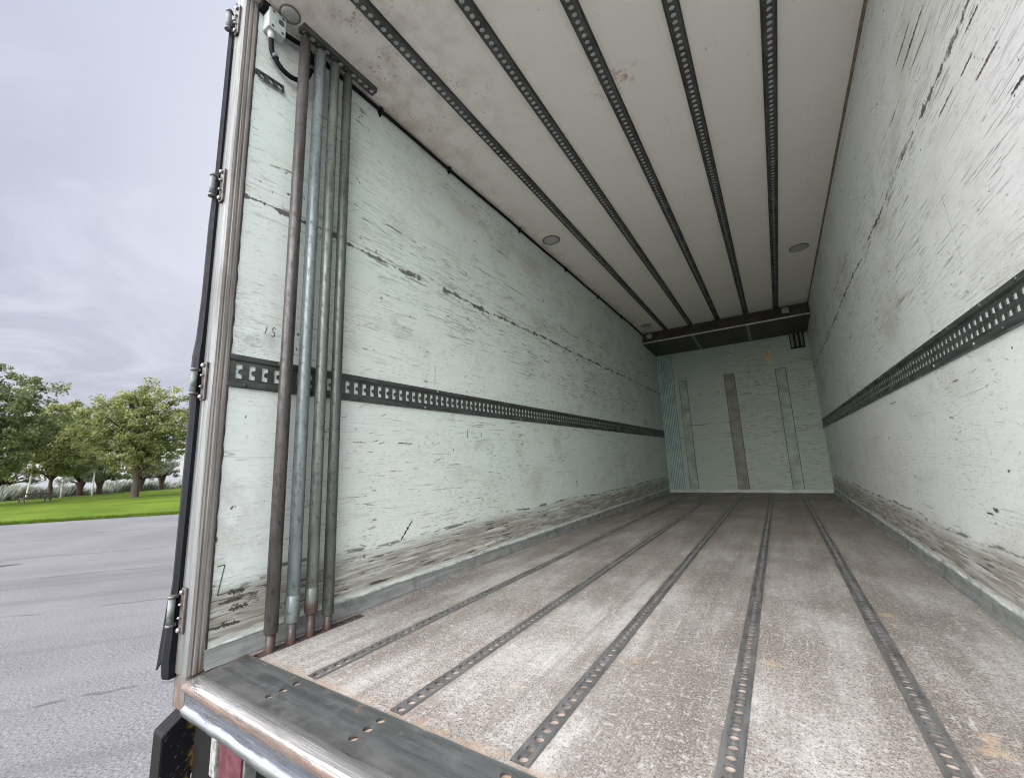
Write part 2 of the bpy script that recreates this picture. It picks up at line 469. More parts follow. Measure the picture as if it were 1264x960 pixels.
def mat_pole(name, c1, c2, rustc, rust, foot_rust):
    m, b, p = mat(name)
    X, Y, Z = b.xyz()
    n = b.noise(b.vec(b.mul(X, 20), b.mul(Y, 20), b.mul(Z, 3.5)), 1, 5, .7)
    col = b.mix(b.step(n, .32, .68), c1, c2)
    g = b.noise(b.vec(b.mul(X, 45), b.mul(Y, 45), b.mul(Z, 26)), 1, 4, .7)
    col = b.mix(b.mul(b.step(g, .52, .66), .6), col, tuple(x * .42 for x in c1))
    rings = b.step(b.noise(b.vec(0, 0, b.mul(Z, 40)), 1, 3, .8), .62, .68)
    col = b.mix(b.mul(rings, .35), col, tuple(x * .4 for x in c1))
    rr = b.step(b.noise(b.vec(b.mul(X, 30), b.mul(Y, 30), b.mul(Z, 8)), 1, 5, .7), rust, rust + .1)
    col = b.mix(b.mul(rr, .85), col, rustc)
    ft = b.mul(b.step(Z, foot_rust + .02, foot_rust - .02), b.step(g, .3, .55, .5, 1))
    col = b.mix(ft, col, b.mix(b.step(g, .4, .7), (.038, .030, .026), (.115, .058, .036)))
    b.put(p.inputs['Base Color'], col)
    b.put(p.inputs['Metallic'], b.m('MULTIPLY', b.sub(1.0, b.mx(ft, rr)), .45))
    b.put(p.inputs['Roughness'], b.step(g, .3, .7, .32, .55))
    b.put(p.inputs['Normal'], b.bump(b.add(n, g), .15, .002))
    return m


# ------------------------------------------------------------------ mesh helpers
class MB:
    def __init__(s):
        s.v = []; s.f = []; s.mi = []
        s.smooth = set()
    def quad(s, a, b, c, d_, mi=0):
        i = len(s.v); s.v += [a, b, c, d_]; s.f.append((i, i + 1, i + 2, i + 3)); s.mi.append(mi)
    def poly(s, pts, mi=0):
        i = len(s.v); s.v += list(pts); s.f.append(tuple(range(i, i + len(pts)))); s.mi.append(mi)
    def box(s, lo, hi, mi=0):
        x0, y0, z0 = lo; x1, y1, z1 = hi
        i = len(s.v)
        s.v += [(x0, y0, z0), (x1, y0, z0), (x1, y1, z0), (x0, y1, z0), (x0, y0, z1), (x1, y0, z1), (x1, y1, z1), (x0, y1, z1)]
        for f in ((0, 3, 2, 1), (4, 5, 6, 7), (0, 1, 5, 4), (1, 2, 6, 5), (2, 3, 7, 6), (3, 0, 4, 7)):
            s.f.append(tuple(i + k for k in f)); s.mi.append(mi)
    def loft(s, rings, mi=0, closed=True, caps=True, smooth=True):
        n = len(rings[0]); i0 = len(s.v)
        for r in rings: s.v += [tuple(p) for p in r]
        for a in range(len(rings) - 1):
            for k in range(n if closed else n - 1):
                k2 = (k + 1) % n
                if smooth: s.smooth.add(len(s.f))
                s.f.append((i0 + a * n + k, i0 + a * n + k2, i0 + (a + 1) * n + k2, i0 + (a + 1) * n + k)); s.mi.append(mi)
        if caps and closed:
            s.f.append(tuple(i0 + k for k in range(n))[::-1]); s.mi.append(mi)
            s.f.append(tuple(i0 + (len(rings) - 1) * n + k for k in range(n))); s.mi.append(mi)
    def tube(s, pts, rad, n=12, mi=0, caps=True):
        pts = [Vector(p) for p in pts]
        rads = rad if isinstance(rad, (list, tuple)) else [rad] * len(pts)
        rings = []
        up = Vector((0.13, 0.2, 0.97)).normalized()
        for i, p in enumerate(pts):
            t = (pts[min(i + 1, len(pts) - 1)] - pts[max(i - 1, 0)]).normalized()
            if i == 0:
                if abs(t.dot(up)) > .95: up = Vector((1, 0.1, 0)).normalized()
                a = (up - t * up.dot(t)).normalized()
            else:
                a = (a - t * a.dot(t)).normalized()
            bb = t.cross(a)
            rings.append([p + (a * math.cos(2 * math.pi * k / n) + bb * math.sin(2 * math.pi * k / n)) * rads[i] for k in range(n)])
        s.loft(rings, mi, True, caps)
    def disc(s, c, axis, r0, h, n=16, mi=0):
        c = Vector(c); axis = Vector(axis)
        s.tube([c, c + axis * h], r0, n, mi)
    def build(s, name, mats, parent=None, loc=None, bevel=0.0):
        me = bpy.data.meshes.new(name)
        me.from_pydata([tuple(p) for p in s.v], [], s.f)
        if not isinstance(mats, (list, tuple)): mats = [mats]
        for m in mats: me.materials.append(m)
        me.polygons.foreach_set('material_index', s.mi)
        sm = [i in s.smooth for i in range(len(s.f))]
        me.polygons.foreach_set('use_smooth', sm)
        me.update()
        bm = bmesh.new(); bm.from_mesh(me)
        if bevel:
            bmesh.ops.remove_doubles(bm, verts=bm.verts, dist=1e-5)
        bmesh.ops.recalc_face_normals(bm, faces=bm.faces)
        if bevel:
            bmesh.ops.bevel(bm, geom=[e for e in bm.edges if e.is_manifold and e.calc_face_angle(0) > .5], offset=bevel, segments=2, affect='EDGES', profile=.6)
        bm.to_mesh(me); bm.free()
        o = bpy.data.objects.new(name, me)
        COL.objects.link(o)
        if parent: o.parent = parent
        if loc: o.location = loc
        return o


def spline(pts, k=6):
    P = [Vector(p) for p in pts]
    out = []
    for i in range(len(P) - 1):
        p0 = P[max(i - 1, 0)]; p1 = P[i]; p2 = P[i + 1]; p3 = P[min(i + 2, len(P) - 1)]
        for j in range(k):
            t = j / k
            out.append(.5 * ((2 * p1) + (p2 - p0) * t + (2 * p0 - 5 * p1 + 4 * p2 - p3) * t * t + (3 * p1 - p0 - 3 * p2 + p3) * t ** 3))
    out.append(P[-1])
    return out


def hole_cells(mb, fn, n_cells, pitch, w, hole, start, depth, mi=0, wall_mi=0):
    """row of cells along s with a hole each; fn(s, t, d) -> point; hole = list of (s, t) star shaped polygon points about its own centre"""
    hw, hp = w / 2, pitch / 2
    cs = sum(p[0] for p in hole) / len(hole); ct = sum(p[1] for p in hole) / len(hole)
    H = [(p[0] - cs, p[1] - ct) for p in hole]
    corners = [(a * hp - cs, b * hw - ct) for a in (-1, 1) for b in (-1, 1)]
    ang = sorted(set([round(math.atan2(p[1], p[0]), 6) for p in H + corners]))
    def ray_poly(th):
        dx_, dy_ = math.cos(th), math.sin(th); best = None
        for i in range(len(H)):
            ax, ay = H[i]; bx, by = H[(i + 1) % len(H)]
            ex, ey = bx - ax, by - ay
            den_ = dx_ * ey - dy_ * ex
            if abs(den_) < 1e-12: continue
            t = (ax * ey - ay * ex) / den_
            u = (ax * dy_ - ay * dx_) / den_
            if t > 0 and -1e-6 <= u <= 1 + 1e-6:
                best = t if best is None else max(best, t)
        return (dx_ * best + cs, dy_ * best + ct)
    def ray_rect(th):
        dx_, dy_ = math.cos(th), math.sin(th); t = 1e9
        if dx_ > 1e-9: t = min(t, (hp - cs) / dx_)
        if dx_ < -1e-9: t = min(t, (-hp - cs) / dx_)
        if dy_ > 1e-9: t = min(t, (hw - ct) / dy_)
        if dy_ < -1e-9: t = min(t, (-hw - ct) / dy_)
        return (dx_ * t + cs, dy_ * t + ct)
    inner = [ray_poly(a) for a in ang]; outer = [ray_rect(a) for a in ang]
    k = len(ang)
    for c in range(n_cells):
        s0 = start + (c + .5) * pitch
        for i in range(k):
            j = (i + 1) % k
            mb.quad(fn(s0 + outer[i][0], outer[i][1], 0), fn(s0 + outer[j][0], outer[j][1], 0), fn(s0 + inner[j][0], inner[j][1], 0), fn(s0 + inner[i][0], inner[i][1], 0), mi)
            mb.quad(fn(s0 + inner[i][0], inner[i][1], 0), fn(s0 + inner[j][0], inner[j][1], 0), fn(s0 + inner[j][0], inner[j][1], depth), fn(s0 + inner[i][0], inner[i][1], depth), wall_mi)


def circle(r, n=12):
    return [(r * math.cos(2 * math.pi * i / n), r * math.sin(2 * math.pi * i / n)) for i in range(n)]


def empty(name, label, cat, loc=(0, 0, 0), group=None, rz=0.0):
    o = bpy.data.objects.new(name, None)
    o.empty_display_size = .3
    COL.objects.link(o)
    o.location = loc; o.rotation_euler = (0, 0, rz)
    o['label'] = label; o['category'] = cat
    if group: o['group'] = group
    return o


def struct(o, kind='structure', label=None, cat=None):
    o['kind'] = kind
    if label: o['label'] = label
    if cat: o['category'] = cat
    return o


rng = random.Random(5)
nr = np.random.default_rng(11)

# ------------------------------------------------------------------ the ground
def mat_asphalt():
    m, b, p = mat('worn_grey_asphalt')
    X, Y, Z = b.xyz()
    P = b.co()
    sp = b.noise(P, 46, 5, .8)
    sp2 = b.noise(P, 17, 4, .75)
    big = b.noise(P, .28, 5, .6)
    col = b.mix(b.step(big, .35, .66), (.145, .144, .149), (.20, .198, .204))
    col = b.mix(b.mul(b.step(sp, .51, .61), .8), col, (.055, .055, .058))
    col = b.mix(b.mul(b.step(sp, .475, .38), .8), col, (.33, .325, .33))
    col = b.mix(b.mul(b.step(sp2, .56, .70), .4), col, (.11, .11, .115))
    along = b.add(b.mul(X, .632), b.mul(Y, .775))           # runs with the lawn edge
    across = b.sub(b.mul(X, .775), b.mul(Y, .632))
    st = b.noise(b.vec(b.mul(along, .05), b.mul(across, 1.3), 2), 1, 4, .6)
    col = b.mix(b.mul(b.step(st, .52, .68), .45), col, (.10, .10, .106))
    col = b.mix(b.mul(b.step(st, .46, .34), .3), col, (.22, .218, .226))
    wob = b.mul(b.sub(b.noise(b.vec(b.mul(along, .5), 0, 5), 1, 4, .6), .5), .9)
    for c0, w in ((-12.2, .035), (-17.1, .05), (-6.6, .02), (-3.45, .02), (-9.4, .03)):
        s = b.m('ABSOLUTE', b.sub(b.add(across, wob), c0))
        f = b.mul(b.step(s, w * 2.2, w * .3), b.step(b.noise(b.vec(b.mul(along, 1.1), c0, 2), 1, 4, .7), .40, .56))
        col = b.mix(b.mul(f, .75), col, (.05, .05, .055))
    b.put(p.inputs['Base Color'], col)
    p.inputs['Roughness'].default_value = .62
    p.inputs['Specular IOR Level'].default_value = .45
    b.put(p.inputs['Normal'], b.bump(b.add(sp, sp2), .55, .012))
    return m


g = MB()
g.quad((-2500, -2500, 0), (2500, -2500, 0), (2500, 2500, 0), (-2500, 2500, 0))
struct(g.build('asphalt', mat_asphalt()))

# lawn edge and shore line (ground plan)
E0 = Vector((-27.07, 3.54)); E1 = Vector((-23.06, 8.45)); ed = (E1 - E0).normalized()
S0 = Vector((-60.6, 7.3)); S1 = Vector((-70.0, 24.0)); sd = (S1 - S0).normalized()


def mat_lawn():
    m, b, p = mat('mown_green_grass')
    P = b.co()
    n = b.noise(P, .35, 5, .6); f = b.noise(P, 9, 4, .7)
    col = b.mix(b.step(n, .35, .65), (.085, .142, .012), (.135, .195, .02))
    col = b.mix(b.mul(b.step(f, .5, .66), .5), col, (.06, .15, .01))
    col = b.mix(b.mul(b.step(b.noise(P, .9, 4), .6, .75), .4), col, (.15, .175, .035))
    ck = b.noise(P, .12, 4, .6)
    col = b.mix(b.mul(b.step(ck, .5, .68), .4), col, (.05, .10, .008))
    b.put(p.inputs['Base Color'], col)
    p.inputs['Roughness'].default_value = .9
    p.inputs['Specular IOR Level'].default_value = .1
    b.put(p.inputs['Normal'], b.bump(f, .7, .08))
    return m


lawn = MB()
NL = 60
rowA = []; rowB = []
for i in range(NL + 1):
    t = -60 + 160 * i / NL
    a = E0 + ed * t
    wob = .10 * mn.noise(Vector((t * .7, 0, 3)))
    a = a + Vector((-ed.y, ed.x)) * wob
    tb = -70 + 170 * i / NL
    bb = S0 + sd * tb
    rowA.append(a); rowB.append(bb)
KH = .07
for i in range(NL):
    a, b_, c_, d_ = rowA[i], rowA[i + 1], rowB[i + 1], rowB[i]
    K = 8
    for k in range(K):
        p0 = a.lerp(d_, k / K); p1 = b_.lerp(c_, k / K); p2 = b_.lerp(c_, (k + 1) / K); p3 = a.lerp(d_, (k + 1) / K)
        h0 = KH + .10 * math.sin(math.pi * k / K); h1 = KH + .10 * math.sin(math.pi * (k + 1) / K)
        lawn.quad((p0.x, p0.y, h0), (p1.x, p1.y, h0), (p2.x, p2.y, h1), (p3.x, p3.y, h1))
        lawn.smooth.add(len(lawn.f) - 1)
    lawn.quad((a.x, a.y, -.05), (b_.x, b_.y, -.05), (b_.x, b_.y, KH), (a.x, a.y, KH))
struct(lawn.build('lawn', mat_lawn()))

def fringe():
    rr_ = np.random.default_rng(4)
    N = 9000
    t = rr_.uniform(-6, 16, N); dp = np.abs(rr_.normal(0, .12, N)) - .06
    nin = np.array([-ed.y, ed.x])
    bx = E0.x + ed.x * t + nin[0] * dp; by = E0.y + ed.y * t + nin[1] * dp
    wobn = np.array([.10 * mn.noise(Vector((x * .7, 0, 3))) for x in t])
    bx += nin[0] * wobn; by += nin[1] * wobn
    h = rr_.uniform(.05, .14, N); a = rr_.uniform(0, 6.28, N); w = .012
    lx_, ly_ = rr_.normal(0, .05, N) + .03 * ed.y, rr_.normal(0, .05, N) - .03 * ed.x
    z = np.where(dp > 0, KH - .01, .0)
    V = np.stack([np.stack([bx - np.cos(a) * w, by - np.sin(a) * w, z], 1), np.stack([bx + np.cos(a) * w, by + np.sin(a) * w, z], 1),
                  np.stack([bx + lx_, by + ly_, z + h], 1)], 1).reshape(-1, 3)
    me = bpy.data.meshes.new('grass_fringe')
    me.from_pydata(V.tolist(), [], np.arange(N * 3).reshape(-1, 3).tolist())
    tt = me.attributes.new('tone', 'FLOAT', 'FACE')
    tt.data.foreach_set('value', rr_.uniform(0, 1, N).astype(np.float32))
    me.materials.append(mat_leaf('grass_blades', (.07, .13, .012), (.18, .28, .04)))
    o = bpy.data.objects.new('grass_fringe', me)
    COL.objects.link(o)
    struct(o, 'stuff', 'short green grass blades along the lawn edge beside the asphalt', 'grass')


M_EDGE = simple('dark_edge_strip', (.035, .028, .02), .95, 0, .5, 3)  # dark strip on the ground along the lawn edge
ks = MB()
nx_ = Vector((ed.y, -ed.x))
for i in range(NL):
    a, b_ = rowA[i], rowA[i + 1]
    wa = .20 + .08 * mn.noise(Vector((i * 1.7, 2, 0))); wb = .20 + .08 * mn.noise(Vector(((i + 1) * 1.7, 2, 0)))
    a2 = a + nx_ * wa; b2 = b_ + nx_ * wb
    ks.quad((a.x, a.y, .004), (b_.x, b_.y, .004), (b2.x, b2.y, .004), (a2.x, a2.y, .004))
struct(ks.build('lawn_edge_strip', M_EDGE))

# lake beyond the lawn
def mat_water():
    m, b, p = mat('pale_lake_water')
    p.inputs['Base Color'].default_value = (.16, .17, .18, 1)
    p.inputs['Roughness'].default_value = .12
    p.inputs['IOR'].default_value = 1.33
    b.put(p.inputs['Normal'], b.bump(b.noise(b.co(), .8, 4), .12, .05))
    return m


wt = MB()
q0 = S0 + sd * -600; q1 = S0 + sd * 900
out = Vector((-sd.y, sd.x))
if out.x > 0: out = -out
wt.quad((q0.x, q0.y, .02), (q1.x, q1.y, .02), (q1.x + out.x * 900, q1.y + out.y * 900, .02), (q0.x + out.x * 900, q0.y + out.y * 900, .02))
struct(wt.build('water', mat_water()))

fs = MB()
pr = []
for i in range(81):
    c = S0 + sd * (-600 + 1500 * i / 80) + out * 560
    hgt = 2.6 + 1.5 * mn.noise(Vector((i * .7, 1, 0)))
    pr.append([(c.x, c.y, -.2), (c.x + out.x * 6, c.y + out.y * 6, hgt), (c.x + out.x * 40, c.y + out.y * 40, hgt), (c.x + out.x * 60, c.y + out.y * 60, -.2)])
fs.loft(pr, 0, False, False)
struct(fs.build('far_shore', simple('distant_bank', (.30, .33, .33), .9, 0, .2, .05)))

# dark patch in the asphalt
pt = MB()
pp = []
for i in range(22):
    a = 2 * math.pi * i / 22
    rr = 1 + .12 * mn.noise(Vector((math.cos(a) * 1.5, math.sin(a) * 1.5, 4)))
    al, ac = 1.5 * math.cos(a) * rr, .16 * math.sin(a) * rr
    pp.append((-13.55 + al * .42 - ac * .91, .75 + al * .91 + ac * .42, .004))
pt.poly(pp)
struct(pt.build('asphalt_patch', simple('fresh_black_tar', (.022, .022, .024), .6, 0, .3, 5)))

# ------------------------------------------------------------------ vegetation
def mat_leaf(name, c1, c2):
    m, b, p = mat(name)
    at = b.n('ShaderNodeAttribute', attribute_name='tone')
    col = b.mix(at.outputs['Fac'], c1, c2)
    b.put(p.inputs['Base Color'], col)
    p.inputs['Roughness'].default_value = .6
    p.inputs['Specular IOR Level'].default_value = .25
    tr = b.n('ShaderNodeBsdfTranslucent')
    b.put(tr.inputs[0], col)
    ms = b.n('ShaderNodeMixShader')
    ms.inputs[0].default_value = .35
    b.L.new(p.outputs[0], ms.inputs[1]); b.L.new(tr.outputs[0], ms.inputs[2])
    b.L.new(ms.outputs[0], b.N['Material Output'].inputs[0])
    return m


M_LEAF_G = mat_leaf('plane_leaves', (.115, .14, .045), (.40, .43, .18))
M_LEAF_D = mat_leaf('dark_leaves', (.085, .12, .05), (.33, .37, .17))
M_LEAF_W = mat_leaf('willow_leaves', (.12, .14, .10), (.34, .36, .26))
M_REED = mat_leaf('reed_blades', (.22, .25, .20), (.55, .57, .50))
M_BARK = simple('grey_brown_bark', (.075, .06, .045), .9, 0, .4, 8, .5)
M_BARK2 = simple('reddish_willow_bark', (.085, .055, .042), .9, 0, .4, 8, .5)


def leaf_mesh(name, centres, radii, per, size, mtl, parent, aspect=.6, flat=.7, seed=0, droop=0.0):
    r = np.random.default_rng(seed)
    n = len(centres)
    C = np.repeat(np.array(centres), per, 0)
    Rr = np.repeat(np.array(radii), per)
    tone_c = np.repeat(r.uniform(0, .45, n), per)
    u = r.normal(size=(n * per, 3)); u /= np.linalg.norm(u, axis=1)[:, None]
    rad = r.uniform(0, 1, n * per) ** .55
    off = u * (rad * Rr)[:, None]
    off[:, 2] *= flat
    pos = C + off
    N = len(pos)
    a = r.normal(size=(N, 3)); a[:, 2] -= droop * 2
    a /= np.linalg.norm(a, axis=1)[:, None]
    nn = r.normal(size=(N, 3)); nn[:, 2] += .8
    bb = np.cross(nn, a); bb /= np.linalg.norm(bb, axis=1)[:, None]
    s = size * r.uniform(.6, 1.35, N)
    A = a * s[:, None] * .5; B = bb * (s * aspect)[:, None] * .5
    V = np.stack([pos - A, pos + B * .9, pos + A, pos - B * .9], 1).reshape(-1, 3)
    F = np.arange(N * 4).reshape(-1, 4)
    me = bpy.data.meshes.new(name)
    me.vertices.add(N * 4); me.vertices.foreach_set('co', V.ravel())
    me.loops.add(N * 4); me.loops.foreach_set('vertex_index', F.ravel())
    me.polygons.add(N); me.polygons.foreach_set('loop_start', np.arange(N) * 4); me.polygons.foreach_set('loop_total', np.full(N, 4))
    me.update(calc_edges=True)
    t = me.attributes.new('tone', 'FLOAT', 'FACE')
    tone = np.clip(tone_c + r.uniform(0, .55, N), 0, 1)
    t.data.foreach_set('value', tone.astype(np.float32))
    me.materials.append(mtl)
    o = bpy.data.objects.new(name, me)
    COL.objects.link(o)
    o.parent = parent
    return o


def tree(name, label, loc, h, cb, rx, ry, seed, nc, per, size, leaf, bark, tr, group, limbs=26, lean=(0, 0), cat='tree', clump=(.55, 1.15)):
    r = random.Random(seed)
    root = empty(name, label, cat, loc, group)
    cz, rz_ = (cb + h) / 2, (h - cb) / 2
    cen, rad = [], []
    lobes = [(r.uniform(0, 6.28), r.uniform(-.5, .9), r.uniform(.78, 1.1)) for _ in range(9)]
    while len(cen) < nc:
        v = Vector((r.gauss(0, 1), r.gauss(0, 1), r.gauss(0, 1))).normalized()
        k = r.random() ** .42
        # uneven outline: some directions reach further
        az = math.atan2(v.y, v.x)
        e = .80
        for (la, lz, lg) in lobes:
            dd_ = abs((az - la + math.pi) % (2 * math.pi) - math.pi) / .7 + abs(v.z - lz) / .4
            if dd_ < 1: e = max(e, lg)
        k *= e
        wz = (1 - .25 * max(0, v.z)) if v.z > 0 else (1 - .12 * abs(v.z))
        p = Vector((v.x * rx * k * wz + lean[0] * (v.z + .5), v.y * ry * k * wz + lean[1] * (v.z + .5), cz + v.z * rz_ * k))
        cen.append(p); rad.append(r.uniform(*clump))
    t = MB()
    fork = cb + .12 * (h - cb)
    t.tube(spline([(0, 0, -.1), (.02, .03, fork * .5), (0.05, -.03, fork), (.1 + lean[0] * .4, .05 + lean[1] * .4, cz), (lean[0], lean[1], cz + rz_ * .7)], 4),
           [tr * (1.35 if i == 0 else 1.0) * (1 - .045 * i) if i < 9 else tr * (.6 - .05 * (i - 9)) for i in range(17)], 10)
    for i in range(limbs):
        c = cen[i * (len(cen) // limbs)]
        z0 = fork * .85 + r.random() * (min(c.z, cz + rz_ * .4) - fork * .85) * .75 if c.z > fork else fork * .85
        z0 = max(fork * .8, min(z0, cz + rz_ * .5))
        st = Vector((.05, 0, z0))
        mid = st.lerp(c, .55) + Vector((r.uniform(-.3, .3), r.uniform(-.3, .3), .35 + r.uniform(-.2, .3)))
        t.tube(spline([st, mid, c], 4), [tr * x for x in (.42, .4, .36, .31, .26, .2, .15, .1, .05)], 6)
    t.build('trunk', bark, root)
    leaf_mesh('crown', [tuple(c) for c in cen], rad, per, size, leaf, root, seed=seed)
    return root


tree('broadleaf_tree', 'round leafy tree with bare lower trunk standing alone beside the truck', (-44.19, 12.62, .1), 10.4, 1.1, 5.2, 5.0, 21, 360, 84, .22, M_LEAF_G, M_BARK, .30, 'broadleaf trees on the lawn', 40, clump=(.34, .72))
tree('broadleaf_tree', 'tallest dark leafy tree at the left edge over the lawn', (-48.4, 3.6, .1), 12.2, .2, 6.2, 5.8, 33, 440, 88, .24, M_LEAF_D, M_BARK, .36, 'broadleaf trees on the lawn', 40, clump=(.36, .78))
tree('broadleaf_tree', 'lower spreading leafy tree behind the picnic table between two taller trees', (-57.4, 9.95, .1), 10.2, .6, 4.9, 4.6, 45, 300, 80, .26, M_LEAF_G, M_BARK2, .2, 'broadleaf trees on the lawn', 30, clump=(.38, .8))


def pollard(loc, h, rr, seed, label, leaf=M_LEAF_W, bark=M_BARK2):
    r = random.Random(seed)
    root = empty('pollard_willow', label, 'tree', loc, 'pollard willows along the lake shore')
    t = MB()
    th = h * .32
    t.tube(spline([(0, 0, -.1), (.05, 0, th * .5), (0, 0, th)], 4), [.30, .27, .25, .24, .24, .26, .32, .38, .42], 10)
    cen, rad = [], []
    for i in range(46):
        a = r.uniform(0, 6.28); e = r.uniform(.1, 1.45)
        d_ = Vector((math.cos(a) * math.cos(e), math.sin(a) * math.cos(e), math.sin(e)))
        ln = rr * r.uniform(.45, 1.0)
        tip = Vector((0, 0, th)) + d_ * ln * (1.25 if e > .9 else 1.0)
        cen.append(tuple(tip)); rad.append(r.uniform(.3, .6) * rr / 2)
        if i < 26:
            t.tube([Vector((0, 0, th * .92)), Vector((0, 0, th)).lerp(tip, .5) + Vector((0, 0, .1)), tip], [.10, .06, .02], 5)
    t.build('trunk', bark, root)
    leaf_mesh('crown', cen, rad, 90, .30, leaf, root, aspect=.3, seed=seed)


for (loc, h, rr, seed, lab) in [
        ((-62.9, 13.1, .08), 4.3, 2.3, 1, 'pollard willow between the middle and right white posts'),
        ((-63.7, 7.7, .08), 4.5, 2.5, 3, 'greyish pollard willow at the left edge of the lake shore'),
        ((-65.2, 18.9, .08), 4.4, 1.9, 5, 'slim reddish pollard willow just right of the lone round tree trunk'),
        ((-66.4, 21.3, .08), 4.9, 2.4, 6, 'pale pollard willow furthest right beside the truck door')]:
    pollard(loc, h, rr, seed, lab)
pollard((-63.4, 14.75, .08), 4.6, 2.4, 4, 'dark green pollard willow right beside the right white post', M_LEAF_D)


# reeds along the shore
def reeds():
    r = np.random.default_rng(8)
    N = 30000
    t = np.concatenate([r.uniform(-18, 36, 16000), r.uniform(36, 110, N - 16000)])
    dpt = r.uniform(-.3, 2.6, N)
    bx = S0.x + sd.x * t + out.x * dpt; by = S0.y + sd.y * t + out.y * dpt
    env = 1.0 + .45 * np.sin(t * .9) * np.sin(t * .37 + 1) + .25 * np.sin(t * 2.3)
    hh = r.uniform(.65, 1.35, N) * env * .85
    a = r.uniform(0, 6.28, N); w = r.uniform(.03, .07, N)
    lean_ = r.normal(0, .22, (N, 2)) + np.array([.10, .16])
    z0 = np.full(N, .02)
    V = np.stack([
        np.stack([bx - np.cos(a) * w, by - np.sin(a) * w, z0], 1),
        np.stack([bx + np.cos(a) * w, by + np.sin(a) * w, z0], 1),
        np.stack([bx + np.cos(a) * w * .8 + lean_[:, 0] * hh * .4, by + np.sin(a) * w * .8 + lean_[:, 1] * hh * .4, hh * .6], 1),
        np.stack([bx + lean_[:, 0] * hh, by + lean_[:, 1] * hh, hh], 1)], 1).reshape(-1, 3)
    me = bpy.data.meshes.new('reeds')
    me.vertices.add(N * 4); me.vertices.foreach_set('co', V.ravel())
    me.loops.add(N * 4); me.loops.foreach_set('vertex_index', np.arange(N * 4))
    me.polygons.add(N); me.polygons.foreach_set('loop_start', np.arange(N) * 4); me.polygons.foreach_set('loop_total', np.full(N, 4))
    me.update(calc_edges=True)
    tt = me.attributes.new('tone', 'FLOAT', 'FACE')
    tt.data.foreach_set('value', r.uniform(0, 1, N).astype(np.float32))
    me.materials.append(M_REED)
    o = bpy.data.objects.new('reeds', me)
    COL.objects.link(o)
    struct(o, 'stuff', 'grey green reeds growing in a band along the lake shore', 'reeds')


reeds()

fringe()

# white posts and picnic table
M_WHITE = simple('white_post_paint', (.86, .85, .83), .5, 0, .06, 3)
M_PINK = simple('faded_pink_cap', (.50, .22, .26), .6, 0, .2, 5)
for (bx, by, tx, ty, tz, lab, ring) in [
        (-57.58, 8.53, -57.56, 8.80, 4.0, 'leaning white post with faded pink top nearest the picnic table', 'pink'),
        (-57.23, 10.70, -57.24, 10.70 + .05, 2.35, 'white post with dark bands between the two other posts', 'bands'),
        (-56.81, 12.79, -56.82, 12.76, 2.32, 'plain upright white post nearest the lone tree trunk', None)]:
    rt = empty('white_post', lab, 'post', (bx, by, .1), 'white posts on the far lawn')
    q = MB()
    top = Vector((tx - bx, ty - by, tz))
    q.tube([(0, 0, 0), top * .5, top], [.075, .072, .065], 10)
    q.build('shaft', M_WHITE, rt)
    q = MB()
    if ring == 'pink':
        q.tube([top, top + Vector((0, .05, .35))], [.16, .10], 10)
        q.build('cap', M_PINK, rt)
    elif ring == 'bands':
        mb_ = simple('dark_band', (.25, .25, .25), .6)
        for kz in (.45, .62, .8, .95):
            q = MB()
            q.tube([top * (kz - .02), top * (kz + .02)], .078, 10)
            q.build('band', mb_, rt)
    else:
        q.tube([top - Vector((0, 0, .02)), top + Vector((0, 0, .08))], [.085, .05], 10)
        q.build('cap', M_WHITE, rt)

M_WOOD = simple('weathered_grey_wood', (.085, .078, .06), .85, 0, .35, 6)
pt_ = empty('picnic_table', 'weathered wooden picnic table with benches on the lawn', 'picnic table', (-48.7, 7.75, .12), None, R(100))
q = MB()
q.box((-1.0, -.37, .68), (1.0, .37, .765))
q.build('tabletop', M_WOOD, pt_, bevel=.006)
for sgn in (-1, 1):
    q = MB()
    q.box((-1.0, sgn * .66 - .14, .39), (1.0, sgn * .66 + .14, .465))
    q.build('bench', M_WOOD, pt_, bevel=.006)
    q = MB()
    xx = sgn * .72
    q.box((xx - .025, -.80, .33), (xx + .025, .80, .40))
    q.box((xx - .025, -.34, .62), (xx + .025, .34, .70))
    for s2 in (-1, 1):
        q.loft([[(xx - .03, s2 * .50 - .05, -.02), (xx + .03, s2 * .50 - .05, -.02), (xx + .03, s2 * .50 + .05, -.02), (xx - .03, s2 * .50 + .05, -.02)],
                [(xx - .03, s2 * .24 - .05, .70), (xx + .03, s2 * .24 - .05, .70), (xx + .03, s2 * .24 + .05, .70), (xx - .03, s2 * .24 + .05, .70)]], smooth=False)
    q.build('leg_frame', M_WOOD, pt_)

# ------------------------------------------------------------------ the truck
W, H, D, Y0 = 2.46, 2.86, 8.23, .735
truck = empty('box_truck', 'empty box truck seen through its open rear, with scuffed mint plywood walls and perforated rails', 'truck', (1.23, 4.5, 0))
LO = (-1.23, -4.5, FZ)


def part(mb, name, mats, parent=None, bevel=0.0, label=None):
    o = mb.build(name, mats, parent or truck, None if parent else LO, bevel)
    if label: o['label'] = label
    return o


TX = [.41, .815, 1.22, 1.63, 2.035]
YS = .873
